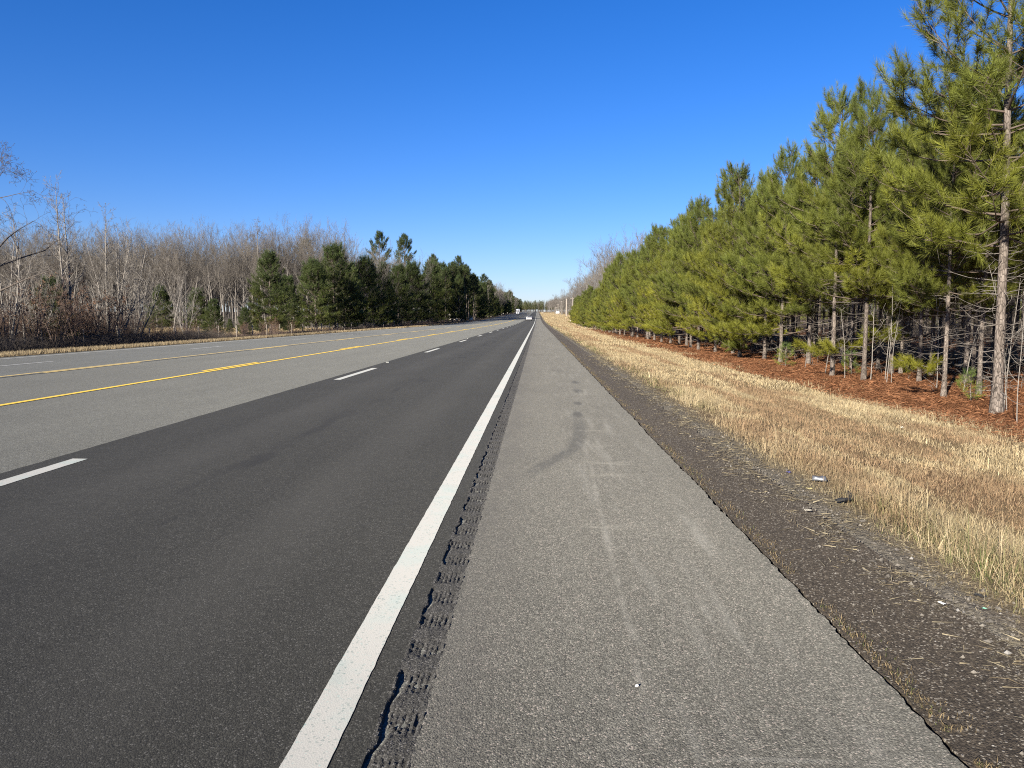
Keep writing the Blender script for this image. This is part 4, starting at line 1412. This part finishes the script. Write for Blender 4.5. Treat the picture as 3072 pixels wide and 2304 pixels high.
    # left verge
    for y0, y1, den, hh, ww in [(20, 70, 260, .22, .02), (70, 200, 60, .25, .045)]:
        n = int((y1 - y0) * 4.2 * den)
        x = rng.uniform(-24.6, -20.65, n); y = rng.uniform(y0, y1, n)
        k = rng.uniform(0, 1, (n, 1)); c = (np.array([.20, .15, .085]) * (1 - k) + np.array([.29, .235, .145]) * k) * rng.uniform(.7, 1.15, (n, 1))
        blades('verge_grass', x, y, hh * rng.uniform(.4, 1.2, n), ww * rng.uniform(.6, 1.3, n), c, rng, 'dry grass strip along the left edge of the road' if y0 < 60 else 'dry grass strip on the left further along the road')
    # field grass
    n = 42000
    x = rng.uniform(-110, -35, n); y = rng.uniform(42, 141, n)
    keep = x / y > -.85; x = x[keep]; y = y[keep]; n = len(x)
    c = np.array([.29, .22, .125]) * rng.uniform(.65, 1.2, (n, 1))
    blades('field_grass', x, y, .35 * rng.uniform(.4, 1.2, n), .05 * rng.uniform(.6, 1.3, n), c, rng, 'dry yellow grass of the field behind the left fence')
    # fallen needles under the pines
    n = 230000
    y = 11 + 60 * rng.uniform(0, 1, n) ** 1.6; x = 6.6 + 11 * rng.uniform(0, 1, n) ** 1.3
    se = 6.85 + (fbm(y * .35, x * .1, 81, 3) - .5) * 2.0
    keep = rng.uniform(0, 1, n) < np.clip((x - se + .5) / .8, 0, 1); x = x[keep]; y = y[keep]; n = len(x)
    z = ground_z(x, y) + rng.uniform(.005, .035, n)
    az = rng.uniform(0, 6.283, n); L = rng.uniform(.08, .17, n) * (1 + y / 90)
    d = np.column_stack([np.cos(az), np.sin(az), rng.normal(0, .22, n)]); s = np.column_stack([-np.sin(az), np.cos(az), rng.normal(0, .5, n)]) * (.0035 * (1 + y / 12))[:, None]
    p = np.column_stack([x, y, z])
    v = np.stack([p - s, p + s, p + d * L[:, None]], 1).reshape(-1, 3)
    k = rng.uniform(0, 1, (n, 1)); c = np.repeat((np.array([.17, .072, .033]) * (1 - k) + np.array([.30, .145, .07]) * k) * rng.uniform(.6, 1.2, (n, 1)), 3, 0)
    obj('needle_litter', make_mesh('needle_litter', v, [np.arange(n * 3).reshape(-1, 3)], [M['blades']], col=c), label='rust coloured fallen needles carpeting the edge of the pine wood', cat='needles', kind='stuff')


verge()


# gravel between apron and grass
def gravel():
    rng = np.random.default_rng(9)
    ico = np.array([(1, 0, 0), (-1, 0, 0), (0, 1, 0), (0, -1, 0), (0, 0, 1), (0, 0, -1)], float)
    tri = np.array([(0, 2, 4), (2, 1, 4), (1, 3, 4), (3, 0, 4), (2, 0, 5), (1, 2, 5), (3, 1, 5), (0, 3, 5)])
    n = 11000
    y = 2.4 + 30 * rng.uniform(0, 1, n) ** 1.9
    x = 2.18 + rng.normal(0, .17, n) + (fbm(y * .9, y * 0 + 1.5, 6, 4) - .5) * .5
    k = rng.uniform(0, 1, n) < .10
    x[k] = rng.uniform(1.45, 2.2, k.sum())
    r = rng.gamma(1.6, .0022, n) + .002
    r[k] *= .75
    z = np.where(x < AP_R - .1, G(x, y) - .012, ground_z(x, y)) + r * .3
    sc = r[:, None] * rng.uniform(.6, 1.3, (n, 3)); sc[:, 2] *= .7
    a = rng.uniform(0, 6.28, n); ca, sa = np.cos(a)[:, None], np.sin(a)[:, None]
    v = ico[None] * sc[:, None] * (1 + .25 * rng.normal(0, 1, (n, 6, 1)))
    vx = v[:, :, 0] * ca - v[:, :, 1] * sa; vy = v[:, :, 0] * sa + v[:, :, 1] * ca
    v = np.stack([vx + x[:, None], vy + y[:, None], v[:, :, 2] + z[:, None]], -1).reshape(-1, 3)
    t = (tri[None] + (np.arange(n) * 6)[:, None, None]).reshape(-1, 3)
    kk = rng.uniform(0, 1, (n, 1)); c = np.array([.06, .053, .045]) * (1 - kk) + np.array([.20, .18, .15]) * kk
    wh = rng.uniform(0, 1, n) < .025; c[wh] = (.27, .255, .23)
    obj('gravel', make_mesh('gravel', v, [t], [M['blades']], col=np.repeat(c, 6, 0)), label='loose grey gravel scattered along the apron and grass edge', cat='gravel', kind='stuff')


gravel()

# ================================================================== vehicles
M['car_white'] = simple('white_car_paint', (.6, .6, .59), .25, 0, .5)
M['glass'] = simple('dark_car_glass', (.012, .013, .015), .35, 0, .15)
M['tyre'] = simple('tyre_rubber', (.02, .02, .02), .8)
M['rim'] = simple('alloy_rim', (.5, .5, .5), .35, .8)
M['red_lens'] = simple('red_lens', (.35, .015, .01), .2)
M['clear_lens'] = simple('clear_lens', (.7, .7, .68), .15)
M['black_plastic'] = simple('black_plastic', (.02, .02, .02), .5)
M['chrome'] = simple('chrome', (.6, .6, .6), .15, 1)
M['plate'] = simple('number_plate', (.6, .6, .58), .5)


def wheel(parent, x, y, z, r, wd):
    mb = MB()
    mb.lathe([(r * .62, -wd / 2), (r * .93, -wd / 2), (r, -wd * .32), (r, wd * .32), (r * .93, wd / 2), (r * .62, wd / 2)], axis='x', n=20)
    o = obj('wheel', mb.mesh('wheel_tyre', [M['tyre']]), parent, (x, y, z))
    mb = MB()
    mb.lathe([(0.01, -wd * .42), (r * .2, -wd * .44), (r * .6, -wd * .34), (r * .63, -wd * .45), (r * .63, wd * .45), (r * .6, wd * .34), (r * .2, wd * .44), (0.01, wd * .42)], axis='x', n=20)
    for i in range(5):
        a = i * 1.2566
        tubes(mb, [(-wd * .43, 0, 0), (wd * .43, 0, 0)], [(-wd * .43, r * .6 * math.cos(a), r * .6 * math.sin(a)), (wd * .43, r * .6 * math.cos(a), r * .6 * math.sin(a))], [r * .07] * 2, [r * .06] * 2, 4)
    obj('rim', mb.mesh('wheel_rim', [M['rim']]), o)
    return o


def car(x, y):
    t = thing('car', 'white car seen from behind, driving away in the dark right lane', 'car', (x, y, float(G(x, y))))
    mb = MB()
    low = [(-2.25, .35), (-2.32, .55), (-2.28, .85), (-2.15, 1.02), (-1.5, 1.04), (.9, 1.0), (1.9, .88), (2.25, .68), (2.3, .4), (2.1, .28), (-2.1, .26)]
    mb.prism(low, -.9, .9, 0, inset=.94)
    cab = [(-1.95, .98), (-1.35, 1.42), (-.8, 1.53), (.1, 1.5), (.6, 1.38), (1.15, .96)]
    mb.prism(cab, -.78, .78, 0, inset=.86)
    obj('body', mb.mesh('car_body', [M['car_white']]), t)
    for nm, pts in (('rear_window', [(-.72, -2.02, .99), (.72, -2.02, .99), (.66, -1.40, 1.45), (-.66, -1.40, 1.45)]), ('windscreen', [(.66, 1.14, .99), (-.66, 1.14, .99), (-.58, .63, 1.38), (.58, .63, 1.38)])):
        p = np.array(pts); nrm = np.cross(p[1] - p[0], p[2] - p[0]); nrm /= np.linalg.norm(nrm)
        b = MB(); q = np.concatenate([p + nrm * .035, p - nrm * .03])
        b.add(q, [(0, 1, 2, 3), (7, 6, 5, 4), (0, 4, 5, 1), (1, 5, 6, 2), (2, 6, 7, 3), (3, 7, 4, 0)])
        obj(nm, b.mesh('car_' + nm, [M['glass']]), t)
    for s in (-1, 1):
        b = MB(); b.box(s * .775, -.25, 1.22, .03, 1.7, .26)
        obj('side_window', b.mesh('car_side_window', [M['glass']]), t)
        b = MB(); b.box(s * .72, -2.27, .84, .3, .08, .16)
        obj('taillight', b.mesh('car_taillight', [M['red_lens']]), t)
        b = MB(); b.box(s * .66, 2.2, .68, .36, .12, .13)
        obj('headlight', b.mesh('car_headlight', [M['clear_lens']]), t)
        b = MB(); b.box(s * .96, .75, 1.02, .18, .1, .13)
        obj('mirror', b.mesh('car_mirror', [M['car_white']]), t)
        for yy in (-1.4, 1.4):
            wheel(t, s * .78, yy, .33, .33, .22)
    b = MB(); b.box(0, -2.3, .38, 1.7, .12, .32)
    obj('bumper', b.mesh('car_bumper', [M['black_plastic']]), t)
    b = MB(); b.box(0, -2.325, .74, .5, .02, .14)
    obj('number_plate', b.mesh('car_number_plate', [M['plate']]), t)


car(-2.7, 258)


def truck(x, y):
    t = thing('truck', 'white heavy truck approaching in the far left lanes', 'truck', (x, y, float(G(x, y))), math.pi)
    mb = MB()
    mb.prism([(2.3, .55), (4.3, .55), (4.55, .75), (4.5, 1.7), (4.3, 1.9), (2.6, 2.05), (2.3, 2.0)], -1.0, 1.0, 0, inset=.95)
    obj('hood', mb.mesh('truck_hood', [M['car_white']]), t)
    mb = MB()
    mb.prism([(-.1, .8), (2.5, .8), (2.55, 2.1), (1.95, 3.0), (1.5, 3.75), (-.1, 3.95)], -1.22, 1.22, 0, inset=.95)
    obj('cab', mb.mesh('truck_cab', [M['car_white']]), t)
    b = MB(); b.add([(-1.02, 2.56, 2.14), (1.02, 2.56, 2.14), (.98, 2.02, 2.94), (-.98, 2.02, 2.94), (-1.02, 2.5, 2.1), (1.02, 2.5, 2.1), (.98, 1.9, 2.9), (-.98, 1.9, 2.9)], [(0, 3, 2, 1), (4, 5, 6, 7), (0, 1, 5, 4), (1, 2, 6, 5), (2, 3, 7, 6), (3, 0, 4, 7)])
    obj('windscreen', b.mesh('truck_windscreen', [M['glass']]), t)
    b = MB(); b.box(0, 4.53, 1.2, 1.0, .06, .75)
    for i in range(6):
        b.box(0, 4.565, .9 + .12 * i, .95, .02, .03, m=1)
    obj('grille', b.mesh('truck_grille', [M['black_plastic'], M['chrome']]), t)
    b = MB(); b.box(0, 4.55, .55, 2.35, .2, .36)
    obj('bumper', b.mesh('truck_bumper', [M['chrome']]), t)
    for s in (-1, 1):
        b = MB(); b.box(s * .86, 4.5, 1.2, .26, .12, .28)
        obj('headlight', b.mesh('truck_headlight', [M['clear_lens']]), t)
        b = MB(); b.box(s * 1.36, 2.3, 2.4, .16, .1, .6)
        tubes(b, [(s * 1.2, 2.2, 2.6)], [(s * 1.36, 2.3, 2.6)], [.02], [.02], 4)
        obj('mirror', b.mesh('truck_mirror', [M['black_plastic']]), t)
        wheel(t, s * 1.05, 3.5, .52, .52, .3)
        for yy in (-1.6, -3.0, -13.0, -14.4):
            wheel(t, s * 1.0, yy, .52, .52, .5)
    b = MB(); b.box(0, -7.4, 2.6, 2.5, 14.2, 2.75); b.box(0, -7.4, 1.1, 1.2, 14, .22)
    obj('trailer', b.mesh('truck_trailer', [M['car_white']]), t)
    b = MB(); b.box(0, -1.5, .85, 1.0, 5.4, .25)
    obj('chassis', b.mesh('truck_chassis', [M['black_plastic']]), t)


truck(-14.1, 560)

# ================================================================== far roadside things
wm = simple('white_wall_paint', (.5, .47, .40), .7)
rm = simple('grey_roof', (.16, .15, .15), .8)
dk = simple('dark_window_pane', (.03, .035, .04), .1)


def house(x, y, w_, d, h, label, roofm, rz=0.0, name='house'):
    t = thing(name, label, 'house' if name == 'house' else 'shed', (x, y, float(G(x, y)) - .05), rz)
    b = MB(); b.box(0, 0, h / 2, w_, d, h)
    b.add([(-w_ / 2, -d / 2, h), (w_ / 2, -d / 2, h), (w_ / 2, d / 2, h), (-w_ / 2, d / 2, h), (-w_ / 2, 0, h + d * .28), (w_ / 2, 0, h + d * .28)], [], [(0, 4, 3), (1, 2, 5)])
    obj('wall', b.mesh(name + '_wall', [wm]), t)
    b = MB(); o_ = .35; e = h - .1; r_ = h + d * .28 + .06
    for sg in (-1, 1):
        b.add([(-w_ / 2 - o_, sg * (d / 2 + o_), e), (w_ / 2 + o_, sg * (d / 2 + o_), e), (w_ / 2 + o_, 0, r_), (-w_ / 2 - o_, 0, r_),
               (-w_ / 2 - o_, sg * (d / 2 + o_), e + .14), (w_ / 2 + o_, sg * (d / 2 + o_), e + .14), (w_ / 2 + o_, 0, r_ + .14), (-w_ / 2 - o_, 0, r_ + .14)],
              [(0, 1, 2, 3), (4, 7, 6, 5), (0, 4, 5, 1), (1, 5, 6, 2), (3, 2, 6, 7), (0, 3, 7, 4)])
    obj('roof', b.mesh(name + '_roof', [roofm]), t)
    for i in range(int(w_ // 3.5)):
        xx = -w_ / 2 + 1.8 + i * 3.3
        dr = i == 1
        b = MB(); b.box(xx, -d / 2 - .02, 1.05 if dr else 1.55, 1.0, .06, 2.1 if dr else 1.2)
        obj('door' if dr else 'window', b.mesh(name + '_opening', [dk]), t)


house(-33.5, 338, 11, 6, 2.8, 'white low house glimpsed between trunks beside the left lanes', rm, 1.2)


def mailbox(px, X, label):
    y = y_at(px, X)
    t = thing('mailbox', label, 'mailbox', (X, y, float(G(X, y))), .2, 1, 'white roadside boxes')
    b = MB(); b.box(0, 0, .5, .1, .1, 1.15); obj('post', b.mesh('mailbox_post', [M['wood_post']]), t)
    b = MB(); prof = [(.22 * math.cos(a), 1.28 + .2 * max(math.sin(a), -.6)) for a in np.linspace(-.6, math.pi + .6, 12)]
    b.prism(prof, -.3, .3, 0)
    o = obj('box', b.mesh('mailbox_box', [wm]), t)
    b = MB(); b.box(.2, -.235, 1.4, .03, .02, .2); obj('flag', b.mesh('mailbox_flag', [M['red_lens']]), o)


mailbox(1510, -23.5, 'white roadside box on a post, left one before the truck')
mailbox(1522, -23.5, 'white roadside box on a post, right one before the truck')
mailbox(1629, 5.2, 'white roadside box on the right verge near the road crest')
mailbox(1626, 4.2, 'white roadside box nearest the shoulder by the distant bend')
pole_m = mat_bark('pole_wood', (.19, .165, .135), (.3, .265, .225), 1, False)


def pole(px, X, ptop, label, r=.14, arm=True):
    y = y_at(px, X); g = float(G(X, y)); h = max(5, z_at(px, ptop, y) - g)
    t = thing('utility_pole', label, 'pole', (X, y, g), 0, 1, 'wooden poles in the right-hand clearing')
    b = MB(); loft(b, [(0, 0, -.5), (0, 0, h * .5), (0, 0, h)], [r, r * .85, r * .65], 9); obj('shaft', b.mesh('pole_shaft', [pole_m]), t)
    if arm:
        b = MB(); b.box(0, .12, h - .6, 2.2, .1, .12)
        c = obj('crossarm', b.mesh('pole_crossarm', [pole_m]), t)
        for xx in (-.95, -.35, .35, .95):
            b = MB(); b.lathe([(.02, h - .54), (.05, h - .5), (.03, h - .46), (.06, h - .42), (.02, h - .36)], (xx, .12, 0), n=8)
            obj('insulator', b.mesh('pole_insulator', [M['chrome']]), c)
    return (X, y, g + h)


tops = []
for px, X, pt, lb, r, ar in [(1717, 19, 892, 'nearest slim wooden pole standing clear in front of grey trees', .16, True), (1699, 17.5, 896, 'thick pale pole wrapped in growth, second in the clearing', .42, False),
                             (1683, 16.5, 903, 'slim pole in the middle of the pole line', .16, True), (1674, 15.5, 912, 'slim pole rising behind the white van', .16, True), (1668, 15, 920, 'shortest pole at the far end of the pole line', .17, True)]:
    tops.append((pole(px, X, pt, lb, r, ar), ar))
tp = [np.array(a) for a, ar in tops if ar]
for k, dx in enumerate((-.95, .95)):
    mb = MB(); Q = []
    for a, b in zip(tp[:-1], tp[1:]):
        for s in np.linspace(0, 1, 9)[:-1]:
            p = a * (1 - s) + b * s; p = p + np.array([dx, .12, -.36 - 2.0 * s * (1 - s)]); Q.append(p)
    Q.append(tp[-1] + np.array([dx, .12, -.36])); Q = np.array(Q)
    tubes(mb, Q[:-1], Q[1:], np.full(len(Q) - 1, .012), np.full(len(Q) - 1, .012), 4)
    o = obj('power_line', mb.mesh('power_line', [M['black_plastic']]), label=('thin black power line strung on the near side of the poles', 'thin black power line strung on the far side of the poles')[k], cat='power line')


def van(px, X):
    y = y_at(px, X)
    t = thing('parked_van', 'white van parked in the clearing below the poles', 'van', (X, y, float(G(X, y))), .35)
    b = MB(); b.prism([(-2.5, .4), (-2.55, 1.9), (-2.3, 2.1), (1.0, 2.1), (1.7, 1.3), (2.5, 1.1), (2.6, .5), (2.4, .35)], -.95, .95, 0, inset=.95); obj('body', b.mesh('van_body', [M['car_white']]), t)
    for s in (-1, 1):
        b = MB(); b.box(s * .96, .95, 1.6, .03, .9, .5); obj('side_window', b.mesh('van_window', [M['glass']]), t)
        for yy in (-1.6, 1.6):
            wheel(t, s * .82, yy, .35, .35, .22)


van(1672, 17.5)


def stake(px, X, h, label, r=.05, mt=None):
    y = y_at(px, X)
    t = thing('marker_post', label, 'post', (X, y, float(G(X, y))))
    b = MB(); loft(b, [(0, 0, -.2), (0, 0, h * .7), (0, 0, h - .04), (0, 0, h)], [r, r, r, r * .6], 8); obj('shaft', b.mesh('marker_post_shaft', [mt or M['wood_post']]), t)
    return t


stake(1756, 8.6, .75, 'short pale marker post at the grass edge before the far pines', .06)
stake(1741, 10.5, 3.2, 'pale weathered trunk post at the end of the pine row', .13)
stake(1712, 11.5, 1.0, 'pale marker post in the clearing near the utility poles', .09)

# ================================================================== litter
al = NT('crushed_aluminium'); al.color((.11, .115, .125)); al.b.inputs['Metallic'].default_value = .35; al.b.inputs['Roughness'].default_value = .4
def gxy(px, py, z=-.1):
    d = ray(px, py); t = (z - H_EYE) / d[2]; return d[0] * t, d[1] * t


def can():
    x, y = gxy(2457, 1456, -.1); rng = np.random.default_rng(1)
    t = thing('drink_can', 'crushed silver drink can lying at the gravel edge', 'can', (x, y, float(ground_z(x, y)) + .035), -.35)
    b = MB(); L = .11
    prof = [(.022, -L / 2), (.031, -L / 2 + .008), (.033, -L / 4), (.026, 0), (.032, L / 4), (.032, L / 2 - .012), (.024, L / 2)]
    b.lathe(prof, axis='x', n=14)
    v = b.v[0]; v[:, 2] *= .8; v += rng.normal(0, .0035, v.shape)
    obj('body', b.mesh('can_body', [al.m]), t)
    for e in (-1, 1):
        b = MB(); b.lathe([(.001, e * (L / 2 + .0005)), (.018, e * (L / 2 + .0005)), (.023, e * (L / 2 + .003)), (.025, e * (L / 2 - .004))], axis='x', n=14); obj('rim', b.mesh('can_rim', [al.m]), t)


can()


def strip_debris():
    pts = [gxy(px, py, -.1) for px, py in [(2507, 1530), (2527, 1529), (2541, 1525), (2550, 1519), (2552, 1510), (2546, 1503), (2540, 1500)]]
    c = np.mean(pts, 0)
    b = MB(); Q = np.array([(p[0], p[1], float(ground_z(p[0], p[1])) + .03 + .012 * math.sin(i * 1.3)) for i, p in enumerate(pts)])
    n = len(Q); w_ = np.array([.012, .022, .028, .03, .028, .024, .012])
    d = np.gradient(Q, axis=0); s = np.cross(d, [0, 0, 1.0]); s /= np.linalg.norm(s, axis=1, keepdims=True)
    v = np.concatenate([Q - s * w_[:, None], Q + s * w_[:, None], Q - s * w_[:, None] + [0, 0, .014], Q + s * w_[:, None] + [0, 0, .014]])
    q = []
    for i in range(n - 1):
        q += [(2 * n + i, 2 * n + i + 1, 3 * n + i + 1, 3 * n + i), (i, n + i, n + i + 1, i + 1), (i, i + 1, 2 * n + i + 1, 2 * n + i), (n + i, 3 * n + i, 3 * n + i + 1, n + i + 1)]
    b.add(v, q)
    o = obj('tyre_scrap', b.mesh('tyre_scrap', [M['tyre']]), label='curved black strip of tyre rubber lying on the green grass edge', cat='tyre scrap')


strip_debris()


def scrap(px, py, size, colr, label, name, seed, cat, flat=.35, z=-.06, on_road=False):
    x, y = gxy(px, py, z); rng = np.random.default_rng(seed)
    n = 7
    b = MB(); gxs = np.linspace(-1, 1, n); X_, Y_ = np.meshgrid(gxs, gxs)
    Z_ = (fbm(X_ * 1.5 + seed, Y_ * 1.5, seed, 3) - .4) * 1.2 * flat
    rr = 1 + .3 * rng.normal(0, 1, X_.shape) * (np.maximum(abs(X_), abs(Y_)) > .9) * .4
    v = np.stack([X_ * rr * size, Y_ * rr * size * .6, Z_ * size], -1).reshape(-1, 3)
    i = (np.arange(n - 1)[:, None] * n + np.arange(n - 1)[None]).ravel()
    v2 = v - [0, 0, size * .06]
    q = np.stack([i, i + 1, i + 1 + n, i + n], 1)
    b.add(np.concatenate([v, v2]), np.concatenate([q, q[:, ::-1] + n * n]))
    zz = float(G(x, y)) if on_road else float(ground_z(x, y))
    o = obj(name, b.mesh(name, [simple(name + '_mat%d' % seed, colr, .6)]), None, (x, y, zz + size * .3), label, cat)
    o.rotation_euler = (0, 0, rng.uniform(0, 3))


scrap(2823, 1822, .018, (.5, .5, .48), 'small white paper scrap lying on the brown asphalt apron', 'paper_scrap', 1, 'litter', on_road=True)
scrap(2424, 1548, .026, (.36, .33, .26), 'pale wood chip at the gravel edge below the can', 'wood_chip', 2, 'litter', z=-.08)
scrap(2365, 1431, .028, (.05, .05, .14), 'dark blue plastic scrap in the gravel left of the can', 'plastic_scrap', 3, 'litter', .8, z=-.1)
scrap(2427, 1482, .024, (.36, .31, .14), 'yellowish leaf scrap on the green grass below the can', 'leaf_scrap', 4, 'litter', z=-.1)
scrap(2940, 1793, .03, (.015, .015, .015), 'black rubber scrap under straw at the apron edge', 'rubber_scrap', 5, 'litter', .6)
scrap(2953, 1832, .010, (.16, .36, .25), 'tiny green bottle lid in the straw at the apron edge', 'bottle_lid', 6, 'litter', .6)
scrap(2707, 1296, .045, (.45, .42, .35), 'crumpled pale paper lying in the grass before the pines', 'paper_ball', 7, 'litter', .8, z=-.3)


def pebble(px, py, r, c, label, seed):
    x, y = gxy(px, py, 0); rng = np.random.default_rng(seed)
    b = MB(); b.lathe([(.0005, -.7 * r), (.6 * r, -.6 * r), (r, -.05 * r), (.8 * r, .45 * r), (.35 * r, .72 * r), (.0005, .75 * r)], n=9)
    b.v[0][:] = b.v[0] * (1, .8, 1) + rng.normal(0, r * .08, b.v[0].shape)
    obj('pebble', b.mesh('pebble', [simple('pebble_stone%d' % seed, c, .8)]), None, (x, y, float(G(x, y)) + .55 * r), label, 'pebble')


pebble(1911, 2056, .008, (.48, .46, .42), 'single white pebble lying on the bare shoulder asphalt', 3)


# raised reflectors on the lane line
for k, y in enumerate((23.8, 51.4, 79.0, 106.6)):
    b = MB(); b.add([(-.05, -.05, 0), (.05, -.05, 0), (.05, .05, 0), (-.05, .05, 0), (-.038, -.022, .02), (.038, -.022, .02), (.038, .022, .02), (-.038, .022, .02)],
                    [(4, 5, 6, 7), (0, 1, 5, 4), (1, 2, 6, 5), (2, 3, 7, 6), (3, 0, 4, 7)])
    obj('road_stud', b.mesh('road_stud', [M['white_paint']]), None, (-4.66, y, float(G(-4.66, y)) + .002), f'small white reflector beside the lane dashes, {ordw(k)} from the camera', 'road stud', 'reflectors on the lane line')
